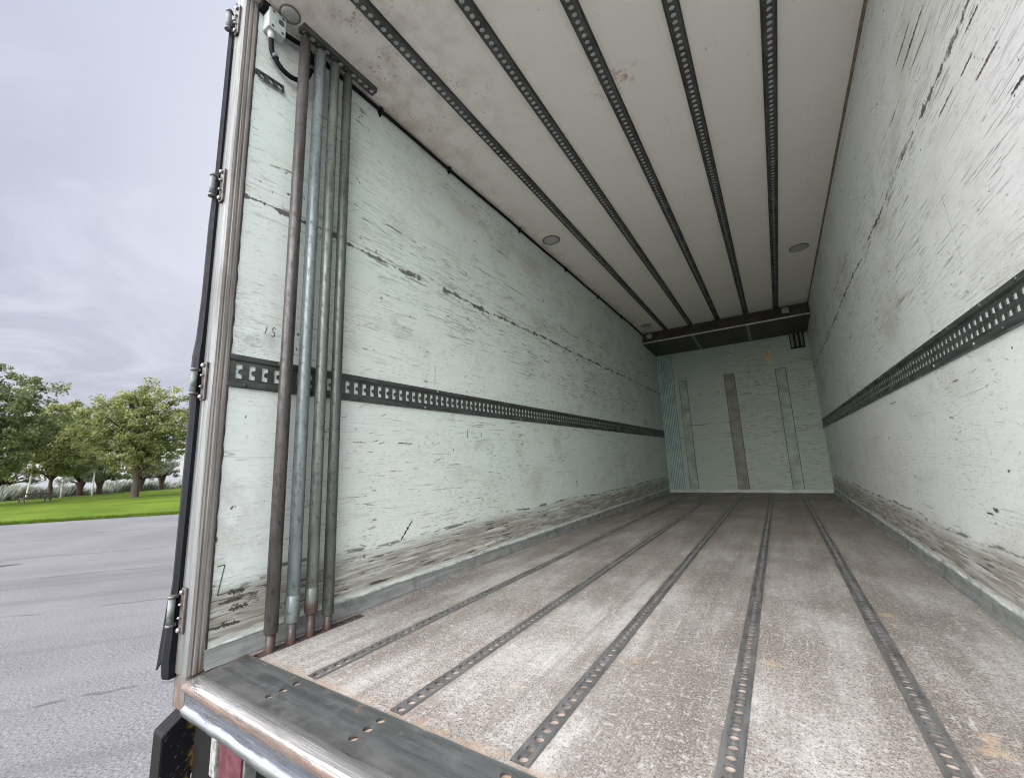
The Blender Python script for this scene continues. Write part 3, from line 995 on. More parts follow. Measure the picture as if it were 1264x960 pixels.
# floor boards (left open where the tracks lie)
TW = .052
xs = [0.0] + [v for t in TX for v in (t - TW / 2, t + TW / 2)] + [W]
q = MB()
q.box((0, YS + .001, -.10), (W, D, -.03))
floor = part(q, 'floor', M_BLACK)
for i in range(0, len(xs), 2):
    x0, x1 = xs[i], xs[i + 1]
    q = MB()
    def strip(a_, b_, ya, yb):
        q.quad((a_, ya, 0), (b_, ya, 0), (b_, yb, 0), (a_, yb, 0))
        q.quad((a_, ya, 0), (a_, yb, 0), (a_, yb, -.029), (a_, ya, -.029))
        q.quad((b_, ya, 0), (b_, yb, 0), (b_, yb, -.029), (b_, ya, -.029))
    if i == 0:
        strip(0, .046, YS, 1.35); strip(.094, x1, YS, 1.35); strip(0, x1, 1.35, D)
    else:
        strip(x0, x1, YS, D)
    if i:
        strip(xs[i - 1], x0, YS, .893)
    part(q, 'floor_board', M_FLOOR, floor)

for t in TX:
    q = MB()
    hole_cells(q, lambda s, tt, d_, t=t: (t + tt, s, .0015 - d_), 187, .0391, TW, circle(.0135, 14), .893, .007)
    q.quad((t - TW / 2, .893, -.0055), (t + TW / 2, .893, -.0055), (t + TW / 2, D, -.0055), (t - TW / 2, D, -.0055), 1)
    part(q, 'floor_track', [M_TRACK, M_HOLE], floor)
q = MB()
hole_cells(q, lambda s, tt, d_: (.07 + tt, s, .0015 - d_), 12, .0398, .048, circle(.015), YS, .014)
q.quad((.046, YS, -.0125), (.094, YS, -.0125), (.094, 1.35, -.0125), (.046, 1.35, -.0125), 1)
part(q, 'pole_slot', [simple('rusty_slot_steel', (.085, .068, .058), .7, .2, .4, 30), M_BLACK], floor)

# side walls
for side, X0, sg, mw in (('l', 0.0, 1, M_WL), ('r', W, -1, M_WR)):
    q = MB()
    q.quad((X0, Y0, 0), (X0, D, 0), (X0, D, H), (X0, Y0, H), 0)
    xo = X0 - sg * .085
    q.quad((xo, Y0, -.12), (xo, D + .08, -.12), (xo, D + .08, H + .1), (xo, Y0, H + .1), 1)
    wall = part(q, 'side_wall', [mw, M_SKIN], None, label='scuffed mint wall with dark wall track' if sg > 0 else 'scuffed pale grey wall with dark wall track')
    # skirting
    q = MB()
    a = X0 + sg * .002
    prof = [(a, .066), (a + sg * .006, .064), (a + sg * .008, .055), (a + sg * .010, .012), (a + sg * .022, .002)]
    rings = []
    for i in range(61):
        y = Y0 + (D - Y0) * i / 60
        rings.append([(px + sg * .002 * mn.noise(Vector((y * 3, pz * 9, sg))), y, pz + .006 * mn.noise(Vector((y * 2.2, 3 * sg, 1)))) for px, pz in prof])
    q.loft(rings, 0, False, False)
    part(q, 'skirting', M_KICK, wall)
    # chipped paint lip on top of the skirting
    q = MB()
    rings = []
    for i in range(240):
        y = Y0 + .01 + (D - Y0 - .02) * i / 239
        h0 = .066 + .006 * mn.noise(Vector((y * 2.2, 3 * sg, 1)))
        hh_ = (.45 if sg > 0 else 1.2) * max(.0015, .010 + .016 * mn.noise(Vector((y * 9, 7, sg))) + .010 * mn.noise(Vector((y * 31, 2, sg))))
        th = .004 + .003 * mn.noise(Vector((y * 15, 1, sg)))
        rings.append([(X0 + sg * .001, y, h0 - .004), (X0 + sg * (.006 + th), y, h0 - .002), (X0 + sg * (.004 + th), y, h0 + hh_ * .7), (X0 + sg * .0015, y, h0 + hh_)])
    q.loft(rings, 0, False, False)
    part(q, 'paint_lip', simple('chipped_white_paint', (.40, .44, .41), .65, 0, .4, 14), wall)
    # wall track with slots
    q = MB()
    zc = 1.084; face = .007 if sg > 0 else .0045
    # slot with a tooth reaching in from its far side
    hw_ = .0125 if sg > 0 else .0135
    slot = [(-hw_, -.030), (hw_, -.030), (hw_, .030), (-hw_, .030)]
    tooth = [(hw_, -.013), (-.0015, -.008), (-.0015, .004), (.004, .008), (hw_, .010)] if sg > 0 else [(hw_, -.010), (-.008, -.008), (-.008, .008), (hw_, .010)]
    ncell = 147
    hole_cells(q, lambda s, tt, d_: (X0 + sg * (face - d_), s, zc + tt), ncell, .0505, .078, slot, .752, .004 if sg > 0 else .0025)
    ye = .752 + ncell * .0505
    dep = .004 if sg > 0 else .0025
    for c in range(ncell):
        yc = .752 + (c + .5) * .0505
        pts_ = [(X0 + sg * face, yc + a_, zc + b_) for a_, b_ in tooth]
        q.poly(pts_)
        for k in range(len(pts_) - 1):
            p_, n_ = pts_[k], pts_[k + 1]
            q.quad(p_, n_, (n_[0] - sg * dep, n_[1], n_[2]), (p_[0] - sg * dep, p_[1], p_[2]))
    for z0, z1, x0_, x1_ in ((zc + .039, zc + .046, face, .014), (zc + .046, zc + .066, .014, .012), (zc + .066, zc + .068, .012, .0),
                             (zc - .046, zc - .039, .014, face), (zc - .066, zc - .046, .012, .014), (zc - .068, zc - .066, 0, .012)):
        q.quad((X0 + sg * x0_, Y0 + .004, z0), (X0 + sg * x0_, D - .01, z0), (X0 + sg * x1_, D - .01, z1), (X0 + sg * x1_, Y0 + .004, z1))
    q.quad((X0 + sg * face, ye, zc - .039), (X0 + sg * face, D - .01, zc - .039), (X0 + sg * face, D - .01, zc + .039), (X0 + sg * face, ye, zc + .039))
    q.quad((X0 + sg * face, Y0 + .004, zc - .039), (X0 + sg * face, .752, zc - .039), (X0 + sg * face, .752, zc + .039), (X0 + sg * face, Y0 + .004, zc + .039))
    q.quad((X0, Y0 + .004, zc - .066), (X0 + sg * .012, Y0 + .004, zc - .066), (X0 + sg * .012, Y0 + .004, zc + .066), (X0, Y0 + .004, zc + .066))
    part(q, 'wall_track', M_ETRACK, wall, label='dark slotted wall track')
    y = .80
    i = 0
    while y < D - .1:
        zz = zc + (.056 if i % 2 else -.056)
        q = MB()
        q.tube([(X0 + sg * .012, y, zz), (X0 + sg * .0165, y, zz), (X0 + sg * .018, y, zz)], [.0075, .0075, .004], 8)
        part(q, 'bolt', M_BOLT if rng.random() < .3 else M_ETRACK, wall)
        y += .125 + rng.uniform(-.02, .02) + (.10 if y > 2 else 0); i += 1

# gouges with a place of their own, torn through the paint into the ply
M_GOUGE = simple('torn_dark_ply', (.055, .05, .042), .85, 0, .5, 60)
M_GOUGE_B = simple('torn_brown_ply', (.17, .085, .05), .85, 0, .4, 40)
walls_ = [o for o in truck.children if o.name.startswith('side_wall')]
for wi, (X0, sg, lst) in enumerate(((0.0, 1, FL), (W, -1, FR))):
    for gi, (fy, fz, hy, hz, sh) in enumerate(lst):
        q = MB()
        n_ = 64
        up, lo2 = [], []
        long_y = hy > hz
        L_, T_ = (hy, hz) if long_y else (hz, hy)
        for k in range(n_ + 1):
            u_ = -1 + 2 * k / n_
            env = math.sqrt(max(0, 1 - u_ * u_)) ** .7
            f1 = max(.22, .5 + .9 * mn.noise(Vector((u_ * 5 * max(1, L_ / .06) ** .5, gi * 3.1, wi))) + .5 * mn.noise(Vector((u_ * 19, gi * 2.3, 5))))
            f2 = max(.22, .5 + .9 * mn.noise(Vector((u_ * 6 * max(1, L_ / .06) ** .5, gi * 5.7, 9 + wi))) + .5 * mn.noise(Vector((u_ * 23, gi * 1.3, 15))))
            mid_ = T_ * .3 * mn.noise(Vector((u_ * 2.5, gi * 4.4, 21)))
            a_ = (u_ * L_, mid_ + T_ * env * f1); b_ = (u_ * L_, mid_ - T_ * env * f2)
            up.append(a_); lo2.append(b_)
        def P_(p_):
            dy_, dz_ = p_ if long_y else (p_[1], p_[0])
            return (X0 + sg * .0016, fy + dy_ + dz_ * sh, fz + dz_)
        for k in range(n_):
            q.quad(P_(up[k]), P_(up[k + 1]), P_(lo2[k + 1]), P_(lo2[k]))
        part(q, 'gouge', M_GOUGE_B if (wi == 1 and gi == 0) else M_GOUGE, walls_[wi])

# pencilled marks on the left wall near the opening
q = MB()
def scribble(pts, w=.0035):
    for (ya, za), (yb, zb) in zip(pts, pts[1:]):
        d_ = Vector((yb - ya, zb - za)); nrm = Vector((-d_.y, d_.x)).normalized() * w / 2
        q.quad((.0018, ya - nrm.x, za - nrm.y), (.0018, yb - nrm.x, zb - nrm.y), (.0018, yb + nrm.x, zb + nrm.y), (.0018, ya + nrm.x, za + nrm.y))
scribble([(.757, .338), (.783, .340), (.765, .236), (.810, .238), (.806, .248)])
part_marks = [q]
q = MB()
scribble([(.876, 1.300), (.870, 1.270)], .003)
part_marks.append(q)
q = MB()
scribble([(.912, 1.298), (.905, 1.303), (.899, 1.294), (.901, 1.284), (.909, 1.279), (.910, 1.267), (.902, 1.260), (.895, 1.265)], .0032)
part_marks.append(q)
lw = [o for o in truck.children if o.name == 'side_wall'][0]
mmk = simple('faded_marker', (.09, .09, .085), .8)
for q in part_marks:
    part(q, 'pencil_mark', mmk, lw)

# ceiling
q = MB()
q.quad((-.0, .70, H), (W, .70, H), (W, D, H), (0, D, H), 0)
q.box((-.085, .70, H + .05), (W + .085, D + .08, H + .1), 1)
ceil = part(q, 'ceiling', [M_CEIL, M_SKIN])
RX = [.41, .815, 1.234, 1.643, 2.047]
DL = 7.36
ZR = 2.834
for t in RX:
    q = MB()
    w = .046
    hole_cells(q, lambda s, tt, d_, t=t: (t + tt, s, ZR + d_), 165, .0403, w, circle(.0135, 14), .715, .003)
    for s in (-1, 1):
        xa = t + s * w / 2; xb = t + s * (w / 2 + .004); xf = t + s * (w / 2 + .014)
        q.quad((xa, .715, ZR), (xa, DL, ZR), (xb, DL, H - .003), (xb, .715, H - .003))
        q.quad((xb, .715, H - .003), (xb, DL, H - .003), (xf, DL, H - .003), (xf, .715, H - .003))
    q.quad((t - w / 2, .715, ZR + .008), (t + w / 2, .715, ZR + .008), (t + w / 2, DL, ZR + .008), (t - w / 2, DL, ZR + .008), 1)
    part(q, 'ceiling_rail', [M_CRAIL, M_CRAIL_IN], ceil)
# short rail the poles hang in
q = MB()
hole_cells(q, lambda s, tt, d_: (.078 + tt, s, H - .028 + d_), 11, .0405, .044, circle(.0135, 14), .905, .003)
ya, yb = .905, .905 + 11 * .0405
for s in (-1, 1):
    xa = .078 + s * .022
    q.quad((xa, ya, H - .028), (xa, yb, H - .028), (xa + s * .004, yb, H), (xa + s * .004, ya, H))
q.quad((.056, ya, H - .028), (.10, ya, H - .028), (.104, ya, H), (.052, ya, H))
q.quad((.056, yb, H - .028), (.10, yb, H - .028), (.104, yb, H), (.052, yb, H))
q.quad((.056, ya, H - .020), (.10, ya, H - .020), (.10, yb, H - .020), (.056, yb, H - .020), 1)
part(q, 'pole_rail', [M_CRAIL, M_CRAIL_IN], ceil, label='short perforated rail holding the pole tops')
# round lamps
for lx, ly, lr in ((.083, .846, .046), (.15, 3.465, .088), (2.275, 5.24, .092), (.19, 6.88, .088)):
    q = MB()
    q.tube([(lx, ly, H), (lx, ly, H - .006), (lx, ly, H - .007)], [lr, lr, lr * .92], 32)
    lo_ = part(q, 'ceiling_lamp', M_LRIM, ceil)
    q = MB()
    q.tube([(lx, ly, H - .0072), (lx, ly, H - .010), (lx, ly, H - .011)], [lr * .88, lr * .85, lr * .5], 32)
    part(q, 'lens', M_LAMP, ceil)
# seal lines in the corners
q = MB()
rings = []
for i in range(81):
    y = Y0 + (D - Y0) * i / 80
    j = .0025 * mn.noise(Vector((y * 5, 0, 0)))
    rings.append([(W - .014 + j, y, H - .001), (W - .007, y, H - .009 + j), (W - .001, y, H - .016 + j)])
q.loft(rings, 0, False, False)
part(q, 'corner_seal', M_SEAL, ceil)
# cable duct along the left corner
q = MB()
q.tube([(.012, y_, H - .022 + .003 * math.sin(y_ * 5)) for y_ in np.linspace(1.02, 7.3, 60)], .0105, 10)
cond = part(q, 'corner_cable', M_RUB)
for y_ in (1.45, 2.083, 3.08, 4.09, 5.1, 6.1):
    q = MB()
    q.box((.001, y_ - .012, H - .046), (.026, y_ + .012, H - .006))
    q.box((.001, y_ - .006, H - .06), (.010, y_ + .006, H - .046))
    part(q, 'cable_clip', M_RUB, cond, bevel=.003)

# front bulkhead
q = MB()
q.quad((0, D, 0), (W, D, 0), (W, D, H), (0, D, H), 0)
q.box((-.085, D + .03, -.12), (W + .085, D + .08, H + .1), 1)
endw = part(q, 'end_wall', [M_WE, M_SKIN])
for i, (xa, xb, zt) in enumerate(((.375, .50, 2.06), (1.15, 1.305, 2.075), (1.935, 2.075, 2.055))):
    q = MB()
    q.box((xa, D - .016, .02), (xb, D - .0045, zt)); q.box((xa - .010, D - .004, .02), (xb + .010, D - .0005, zt + .010), 1)
    mm = [simple('wall_batten', (.225, .29, .25), .6, 0, .3, 5) if i != 1 else simple('bare_wall_batten', (.15, .158, .13), .6, 0, .3, 5), M_LEDGE]
    part(q, 'batten', mm, endw, .0, label='bare greyer batten' if i == 1 else None)
q = MB()
rib = [(.006, D - .0008)]
for i in range(9):
    xa = .01 + i * .030
    rib += [(xa, D - .004), (xa + .004, D - .013), (xa + .016, D - .013), (xa + .020, D - .004)]
rib.append((.285, D - .0008))
for k in range(len(rib) - 1):
    (xa, ya), (xb, yb) = rib[k], rib[k + 1]
    q.quad((xa, ya, .02), (xb, yb, .02), (xb, yb, 2.58), (xa, ya, 2.58), 0 if k % 4 in (1, 2, 3) and k % 4 == 2 else 1)
part(q, 'ribbed_strip', [simple('ribbed_mint_plastic', (.30, .45, .42), .45, 0, .2, 6), simple('shaded_groove', (.17, .25, .235), .6, 0, .3, 8)], endw)  # flanks and grooves coloured darker to stand in for shade between ribs
q = MB()
q.box((.0, D - .022, 0), (W, D - .0008, .055))
part(q, 'skirting', simple('pale_skirting', (.34, .39, .37), .55, .1, .2, 6), endw, .004)
q = MB()
q.box((2.20, D - .05, 2.36), (2.40, D - .0008, 2.67))
vent = part(q, 'vent', M_BLACK, endw, .006)
msl = simple('grey_slat', (.10, .11, .105), .5)
for i in range(3):
    q = MB()
    q.box((2.215 + i * .065, D - .058, 2.38), (2.25 + i * .065, D - .049, 2.62))
    part(q, 'vent_slat', msl, vent)
q = MB()
q.box((1.81, D - .004, 2.18), (1.90, D - .001, 2.42))
part(q, 'paper_tape', simple('yellowed_tape', (.42, .34, .20), .7, 0, .25, 12), endw)
# overhead ledge
q = MB()
q.loft([[(0.002, 7.36, H - .002), (.002, 7.28, 2.68), (.002, 7.28, 2.655), (.002, D - .002, 2.615), (.002, D - .002, H - .002)],
        [(W - .002, 7.36, H - .002), (W - .002, 7.28, 2.68), (W - .002, 7.28, 2.655), (W - .002, D - .002, 2.615), (W - .002, D - .002, H - .002)]], smooth=False)
ledge = part(q, 'overhead_ledge', M_LEDGE)
q = MB()
q.box((.0, 7.262, 2.652), (W, 7.281, 2.672))
part(q, 'edge_trim', M_LIP, ledge, .003)
q = MB()
q.box((.004, 7.335, H - .02), (W - .004, 7.356, H - .003))
part(q, 'top_trim', simple('dark_trim', (.10, .10, .095), .5, .2), ledge)
for xx in (.83, 1.64):
    q = MB()
    q.loft([[(xx - .02, 7.283, 2.650), (xx + .02, 7.283, 2.650), (xx + .02, 7.283, 2.656), (xx - .02, 7.283, 2.656)],
            [(xx - .02, D - .003, 2.610), (xx + .02, D - .003, 2.610), (xx + .02, D - .003, 2.616), (xx - .02, D - .003, 2.616)]], smooth=False)
    part(q, 'rib', simple('grey_rib', (.20, .21, .20), .5), ledge)
for xx in (.13, 2.16):
    q = MB()
    q.box((xx - .045, 7.25, 2.73), (xx + .045, 7.30, 2.81))
    part(q, 'bracket', simple('pale_bracket', (.33, .34, .32), .5), ledge, .006)

# rear frame: posts and header
for side, X0, sg in (('l', 0, 1), ('r', W, -1)):
    q = MB()
    xo = X0 - sg * .095
    # outline in plan (x, y), grooves on the inner face
    pl_ = [(X0 + sg * .004, .737), (X0 + sg * .004, .727), (X0 + sg * .001, .725), (X0 + sg * .001, .720), (X0 + sg * .005, .718), (X0 + sg * .005, .708), (X0 + sg * .002, .706), (X0 + sg * .002, .702),
           (X0 + sg * .004, .700), (X0 + sg * .002, .690), (X0 - sg * .006, .684), (X0 - sg * .03, .683), (X0 - sg * .034, .686), (X0 - sg * .05, .686), (X0 - sg * .054, .683), (xo + sg * .004, .683), (xo, .688), (xo, .737)]
    q.loft([[(x, y, -.004 if y > .69 and abs(x - X0) < .06 else -.004) for x, y in pl_], [(x, y, H + .08) for x, y in pl_]], smooth=False)
    post = part(q, 'door_post', M_POST, label='weathered aluminium door post')
    q = MB()
    q.box((min(X0 - sg * .095, X0 - sg * .004), .690, -.116), (max(X0 - sg * .095, X0 - sg * .004), .737, -.0045))
    part(q, 'post_foot', M_POST, post, .004)
    # dark jagged joint between post and wall
    q = MB()
    rings = []
    for i in range(140):
        z = .01 + (H - .02) * i / 139
        a = .003 * mn.noise(Vector((z * 14, sg, 0))); b_ = .004 * mn.noise(Vector((z * 22, sg, 5)))
        rings.append([(X0 + sg * .0035, .7365 + a, z), (X0 + sg * .006, .741 + a, z), (X0 + sg * .002, .746 + b_, z)])
    q.loft(rings, 0, False, False)
    part(q, 'joint_seal', simple('black_joint_seal', (.03, .03, .028), .7, 0, .5, 30), post)
    # the door, swung right round against the outside of the truck, seen on its hinge edge
    q = MB()
    xw = X0 - sg * .098
    q.box((min(xw, xw - sg * .035), .70, .0), (max(xw, xw - sg * .035), 1.93, 2.80))
    door = part(q, 'door', M_SKIN, None, .005)
    q = MB()
    prof = [(2.765, .040, .676), (2.70, .028, .672), (2.45, .028, .672), (1.95, .030, .672), (1.72, .042, .670), (1.40, .040, .670), (1.22, .048, .668), (1.15, .056, .664), (1.05, .056, .664), (.92, .047, .668), (.53, .046, .668), (.30, .044, .668), (.16, .052, .664), (.04, .058, .660), (-.02, .05, .664)]
    rings = []
    for z, wd, yy in prof:
        xa = X0 - sg * .074
        rings.append([(xa, .682, z), (xa, yy + .002, z), (xa - sg * wd * .45, yy - .008, z), (xa - sg * wd, yy - .003, z), (xa - sg * wd * 1.02, .70, z), (xa - sg * .02, .702, z)])
    q.loft(rings, 0, True, True, smooth=False)
    part(q, 'rubber_seal', M_RUB, door, label='black rubber seal on the door edge')
    # torn flap at the bottom and a fin at the top
    q = MB()
    xa = X0 - sg * .10
    q.loft([[(xa, .664, .24), (xa - sg * .028, .660, .24), (xa - sg * .028, .664, .24), (xa, .668, .24)],
            [(xa - sg * .006, .660, .12), (xa - sg * .040, .655, .10), (xa - sg * .040, .659, .10), (xa - sg * .006, .664, .12)],
            [(xa - sg * .022, .655, .03), (xa - sg * .048, .652, .00), (xa - sg * .048, .656, .0), (xa - sg * .022, .659, .03)]], smooth=False)
    part(q, 'torn_flap', M_RUB, door)
    q = MB()
    q.loft([[(X0 - sg * .072, .680, 2.60), (X0 - sg * .095, .676, 2.60), (X0 - sg * .095, .682, 2.60), (X0 - sg * .072, .686, 2.60)],
            [(X0 - sg * .078, .680, 2.865), (X0 - sg * .082, .678, 2.865), (X0 - sg * .082, .682, 2.865), (X0 - sg * .078, .684, 2.865)]], smooth=False)
    part(q, 'seal_fin', simple('grey_rubber', (.05, .05, .055), .5), door)
    for hz in (.205, 1.035, 1.885, 2.735) if sg > 0 else ():
        q = MB()
        # hinge plate on the post
        q.box((min(X0 - sg * .026, X0 - sg * .060), .674, hz - .075), (max(X0 - sg * .026, X0 - sg * .060), .6825, hz + .075))
        hng = part(q, 'hinge', simple('dark_hinge_plate', (.12, .11, .10), .5, .5, .4, 30), None, .003)
        q = MB()
        cx_ = X0 - sg * .074
        q.tube([(cx_, .654, hz - .042), (cx_, .654, hz + .042)], .0112, 14)
        part(q, 'barrel', simple('worn_hinge_barrel', (.15, .175, .165), .55, .3, .4, 50), hng)
        mcol = simple('dark_collar', (.16, .155, .145), .45, .5, .3, 40)
        for s in (-1, 1):
            q = MB()
            q.tube([(cx_, .654, hz + s * .043), (cx_, .654, hz + s * .052)], .0135, 14)
            q.box((min(cx_, X0 - sg * .036), .655, hz + s * .047 - .005), (max(cx_, X0 - sg * .07), .672, hz + s * .047 + .005))
            part(q, 'hinge_collar', mcol, hng)
        for bz in (-.062, -.022, .022, .062):
            rr = .0085 if abs(bz) > .05 else .005
            q = MB()
            q.tube([(X0 - sg * .043, .6735, hz + bz), (X0 - sg * .043, .666, hz + bz), (X0 - sg * .043, .663, hz + bz)], [rr, rr, rr * .5], 10)
            part(q, 'hinge_bolt', M_BOLT, hng)

q = MB()
q.box((-.0, .683, H + .004), (W, .737, H + .10))
part(q, 'header', simple('dark_header_beam', (.05, .05, .055), .5, .3), None, .004)

q = MB()
q.box((.001, .738, H - .035), (.05, .775, H - .001))
part(q, 'corner_block', M_BLACK, None, .006)  # black block filling the corner between post and ceiling

# fittings on the left wall
q = MB()
q.box((.001, .765, 2.735), (.055, .847, 2.845))
jb = part(q, 'junction_box', M_GREYPL, None, .006, label='light grey junction box')
msc = simple('dark_screw', (.08, .085, .08), .5)
for py, pz, sr in ((.785, 2.83, .006), (.83, 2.83, .006), (.785, 2.75, .006), (.83, 2.75, .006), (.822, 2.80, .014)):
    q = MB()
    q.tube([(.055, py, pz), (.057, py, pz)], sr, 14)
    part(q, 'screw' if sr < .01 else 'plug', msc, jb)
q = MB()
q.tube([(.03, .79, 2.737), (.03, .792, 2.712), (.03, .793, 2.695)], [.015, .015, .011], 12)
part(q, 'gland', simple('pale_gland', (.50, .55, .53), .5), jb)
q = MB()
cab = spline([(.03, .793, 2.70), (.03, .80, 2.64), (.031, .822, 2.605), (.031, .855, 2.580), (.031, .90, 2.577), (.031, .945, 2.60), (.031, .977, 2.65), (.031, .995, 2.72), (.031, .99, 2.785), (.03, .965, 2.815), (.03, .92, 2.80), (.03, .875, 2.79), (.03, .845, 2.785)], 7)
q.tube(cab, .0115, 12)
part(q, 'cable', M_RUB, jb, label='looped black cable')
mti = simple('grey_tie', (.10, .12, .14), .5)
for a_, b_ in (((.031, .812, 2.626), (.031, .818, 2.612)), ((.031, .998, 2.705), (.031, .997, 2.725))):
    q = MB()
    q.tube([a_, b_], .0155, 12)
    part(q, 'cable_tie', mti, jb)
q = MB()
q.box((.001, .747, 2.488), (.006, .768, 2.512))
ua = Vector((0, .129, .012)).normalized(); ub = Vector((.0, -.012, .129)).normalized() * 1.0
org = Vector((.012, .816, 2.494))
ub2 = Vector((-.012, -.09, .99)).normalized()
hole_cells(q, lambda s, tt, d_: tuple(org + ua * s + ub2 * tt + Vector((-1, 0, 0)) * d_), 3, .041, .040, circle(.0125, 14), -.0615, .010)
part(q, 'perforated_bracket', [M_ETRACK], None, label='small black bracket with three holes')

# sill: plate, rolled steel edge
q = MB()
zs = .0035
xcs = [.404, .808, 1.215, 1.62, 2.03]
edges = [0.0] + [v for c in xcs for v in (c - .03, c + .03)] + [W]
def sag(x, y):
    k = max(0.0, 1 - x / .16)
    return -.016 * k * max(0.0, min(1.0, (.80 - y) / .09)) + .003 * mn.noise(Vector((x * 3, y * 8, 0)))
NY = 8
for i in range(0, len(edges), 2):
    xa, xb = edges[i], edges[i + 1]
    nxx = 8
    for k in range(nxx):
        for j in range(NY):
            p0, p1 = xa + (xb - xa) * k / nxx, xa + (xb - xa) * (k + 1) / nxx
            y0_, y1_ = .715 + (YS - .715) * j / NY, .715 + (YS - .715) * (j + 1) / NY
            q.quad((p0, y0_, zs + sag(p0, y0_)), (p1, y0_, zs + sag(p1, y0_)), (p1, y1_, zs + sag(p1, y1_)), (p0, y1_, zs + sag(p0, y1_)))
            q.smooth.add(len(q.f) - 1)
for c in xcs:
    hole_cells(q, lambda s, tt, d_, c=c: (c + tt, s, zs - d_ + sag(c + tt, s)), 3, .0425, .06, circle(.0135, 16), .74, .006)
    for (y0_, y1_) in ((.715, .74), (.74 + 3 * .0425, YS)):
        q.quad((c - .03, y0_, zs + sag(c - .03, y0_)), (c + .03, y0_, zs + sag(c + .03, y0_)), (c + .03, y1_, zs + sag(c + .03, y1_)), (c - .03, y1_, zs + sag(c - .03, y1_)))
    q.quad((c - .03, .735, -.006), (c + .03, .735, -.006), (c + .03, YS, -.006), (c - .03, YS, -.006), 1)
q.quad((0, YS, zs + .001), (W, YS, zs + .001), (W, YS, -.02), (0, YS, -.02))
sill = part(q, 'sill', [M_SILL, simple('rusty_hole_floor', (.52, .38, .27), .8, 0, .4, 40)], label='black scuffed sill plate')
q = MB()
prof = [(.716, .004), (.708, .0055), (.699, .006), (.690, .004), (.681, -.001), (.674, -.009), (.670, -.019), (.671, -.030), (.677, -.040), (.686, -.046), (.691, -.052), (.692, -.070), (.692, -.090), (.691, -.098), (.684, -.102), (.682, -.106), (.683, -.118), (.700, -.120)]
rings = []
xs_ = [-.004 + .012 * i for i in range(26)] + [.31 + (W - .306) * i / 60 for i in range(61)]
for x in xs_:
    k = max(0.0, 1 - max(0, x) / .17) ** 1.6
    ring = []
    for py, pz in prof:
        up = max(0.0, min(1.0, (pz + .05) / .05))
        dn = .004 * mn.noise(Vector((x * 5, py * 20, pz * 20))) + .0025 * mn.noise(Vector((x * 17, 3, pz * 30)))
        ring.append((x + .0 * k, py + k * .020 * up + dn, pz - k * .014 * up + dn * .6))
    rings.append(ring)
q.loft(rings, 0, False, False)
part(q, 'rolled_edge', M_ROLL, sill, label='shiny dented rolled steel edge')

# below the sill
for lo_c, hi_c, nm in (((-.01, .735, -.40), (W + .01, .76, -.127), 'rear_panel'), ((.55, .762, -.42), (.67, D, -.127), 'chassis_beam'), ((1.79, .762, -.42), (1.91, D, -.127), 'chassis_beam'), ((-.08, .74, -.125), (W + .08, D + .08, -.105), 'underbody')):
    q = MB()
    q.box(lo_c, hi_c)
    part(q, nm, M_BLACK)
for sg, xb in ((1, -.055), (-1, W + .055)):
    q = MB()
    out_ = [(.656, -.40), (.656, -.188), (.662, -.180), (.735, -.130), (.80, -.130), (.80, -.33), (.752, -.345), (.752, -.40)]
    q.loft([[(xb - sg * .075, y, z) for y, z in out_], [(xb, y, z) for y, z in out_]], smooth=False)
    m_, b_, p_ = mat('chipped_black_buffer')
    nn_ = b_.noise(b_.co(), 16, 4, .6)
    X_, Y_, Z_ = b_.xyz()
    f_ = b_.mul(b_.step(nn_, .47, .58), b_.step(Y_, .72, .75))
    c_ = b_.mix(b_.mul(f_, .7), (.005, .005, .006), (.20, .12, .02))
    sc_ = b_.step(b_.noise(b_.vec(b_.mul(X_, 10), b_.mul(b_.add(Y_, Z_), 20), b_.mul(b_.sub(Z_, Y_), 130)), 1, 2), .70, .73)
    b_.put(p_.inputs['Base Color'], b_.mix(b_.mul(sc_, .5), c_, (.3, .3, .3)))
    p_.inputs['Roughness'].default_value = .6
    p_.inputs['Specular IOR Level'].default_value = .18
    part(q, 'corner_buffer', m_, None, .006)
    # lamp in the rear panel
    lx = .26 if sg > 0 else W - .40
    q = MB()
    q.box((lx - .05, .700, -.235), (lx + .145, .736, -.121))
    tl = part(q, 'tail_lamp', simple('grey_lamp_housing', (.13, .135, .13), .5, 0, .3, 30), None, .004)
    q = MB()
    q.box((lx + .0, .694, -.228), (lx + .136, .701, -.126))
    m_, b_, p_ = mat('red_lamp_lens')
    b_.put(p_.inputs['Base Color'], b_.mix(b_.step(b_.noise(b_.co(), 30, 4), .4, .65), (.062, .012, .017), (.105, .03, .036)))
    p_.inputs['Roughness'].default_value = .3
    part(q, 'lens', m_, tl, .003)
    q = MB()
    q.box((lx - .047, .690, -.230), (lx - .012, .701, -.124))
    part(q, 'side_strip', simple('worn_grey_strip', (.22, .23, .22), .5, .2, .4, 60), tl, .004)
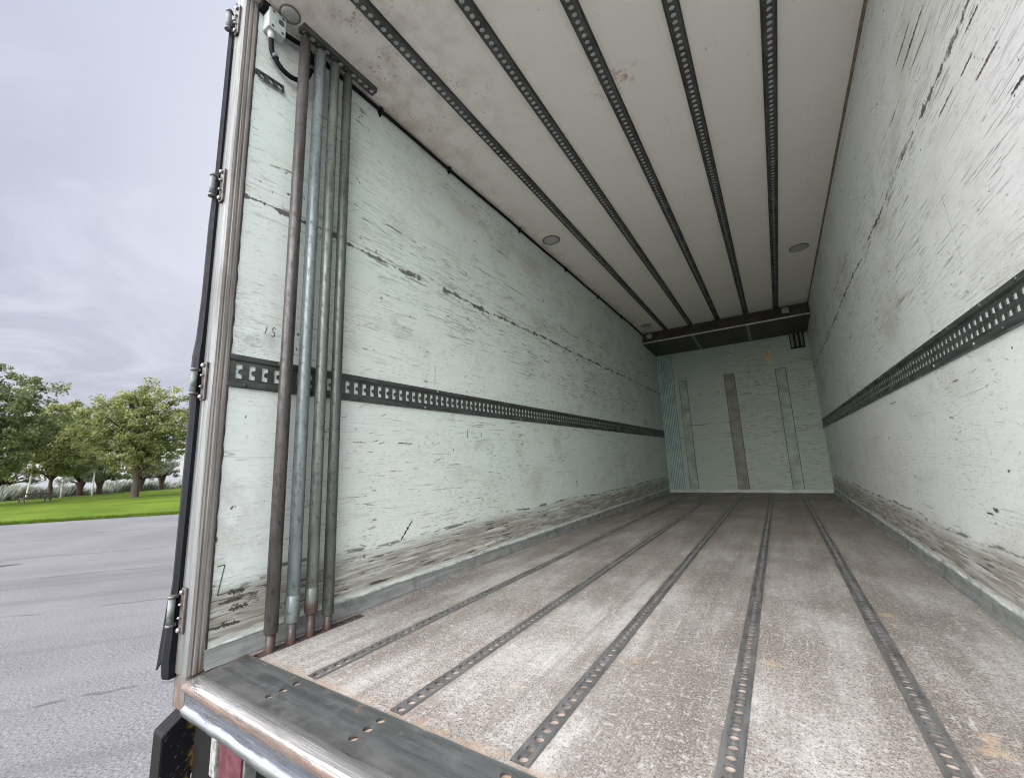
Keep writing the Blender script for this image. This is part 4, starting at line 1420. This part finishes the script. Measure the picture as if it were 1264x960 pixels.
# wheels
for y in (2.6, 7.4):
    for sg, xc in ((1, .10), (-1, W - .10)):
        q = MB()
        prof = [(.27, -.13), (.40, -.14), (.47, -.12), (.485, -.06), (.485, .06), (.47, .12), (.40, .14), (.27, .13)]
        rings = [[(xc + px, y + rr * math.cos(a), -FZ + .485 + rr * math.sin(a)) for rr, px in prof] for a in np.linspace(0, 2 * math.pi, 41)]
        q.loft(rings, 0, True, False)
        wl = part(q, 'wheel', M_RUB)
        q = MB()
        q.tube([(xc - sg * .10, y, -FZ + .485), (xc - sg * .02, y, -FZ + .485)], [.27, .27], 28)
        q.tube([(xc - sg * .16, y, -FZ + .485), (xc - sg * .09, y, -FZ + .485)], [.10, .11], 16)
        part(q, 'rim', simple('grey_wheel_rim', (.35, .35, .35), .4, .6), wl)
    q = MB()
    q.tube([(.1, y, -FZ + .485), (W - .1, y, -FZ + .485)], .09, 12)
    part(q, 'axle', M_BLACK)

# ------------------------------------------------------------------ the four poles
poles = [(.932, .0250, .066, .110, 'dark brown steel load pole with rust on it, nearest the open doorway',
          mat_pole('brown_steel', (.052, .049, .046), (.115, .106, .100), (.085, .045, .033), .60, .075)),
         (1.013, .0258, .085, .150, 'blue grey zinc load pole standing second from the doorway',
          mat_pole('blue_zinc', (.15, .185, .185), (.27, .315, .31), (.14, .12, .10), .72, .08)),
         (1.094, .0243, .094, .125, 'greenish grey load pole with orange rusty collar at its foot',
          mat_pole('green_zinc', (.105, .12, .107), (.23, .255, .225), (.13, .12, .09), .64, .135)),
         (1.173, .0238, .060, .060, 'dark olive grey load pole standing furthest from the doorway',
          mat_pole('olive_steel', (.07, .082, .072), (.145, .16, .143), (.09, .075, .06), .64, .055))]
for i, (py, r_, fj, fr, lab, mp) in enumerate(poles):
    rt = empty('load_pole', lab, 'pole', (.07, py, FZ - .004), 'load poles standing against the left wall')
    top = H - .004
    q = MB()
    lx = .008
    q.tube([(0, 0, fj), (0, 0, fj + .004), (lx * .5, -.001, 1.3), (lx, -.001, top - .06), (lx, -.001, top - .058)], [r_ * .8, r_, r_, r_, r_ * .6], 24)
    if i in (1, 2):
        q.tube([(0, 0, fj + .10), (0, 0, fj + .102)], [r_ + .0012, r_ + .0012], 24)
        q.tube([(0, 0, fj - .004), (0, 0, fj), (0, 0, fj + .098), (0, 0, fj + .101)], [r_ * .9, r_ + .0015, r_ + .0015, r_], 24)
    q.build('shaft', mp, rt)
    q = MB()
    q.tube([(0, 0, -.004), (0, 0, .006), (0, 0, fj + .01)], [r_ * .62, r_ * .7, r_ * .7], 20)
    q.build('foot', mp, rt)
    q = MB()
    q.tube([(lx, -.001, top - .07), (lx, -.001, top - .022)], r_ * .5, 16)
    q.build('top_pin', M_ETRACK, rt)
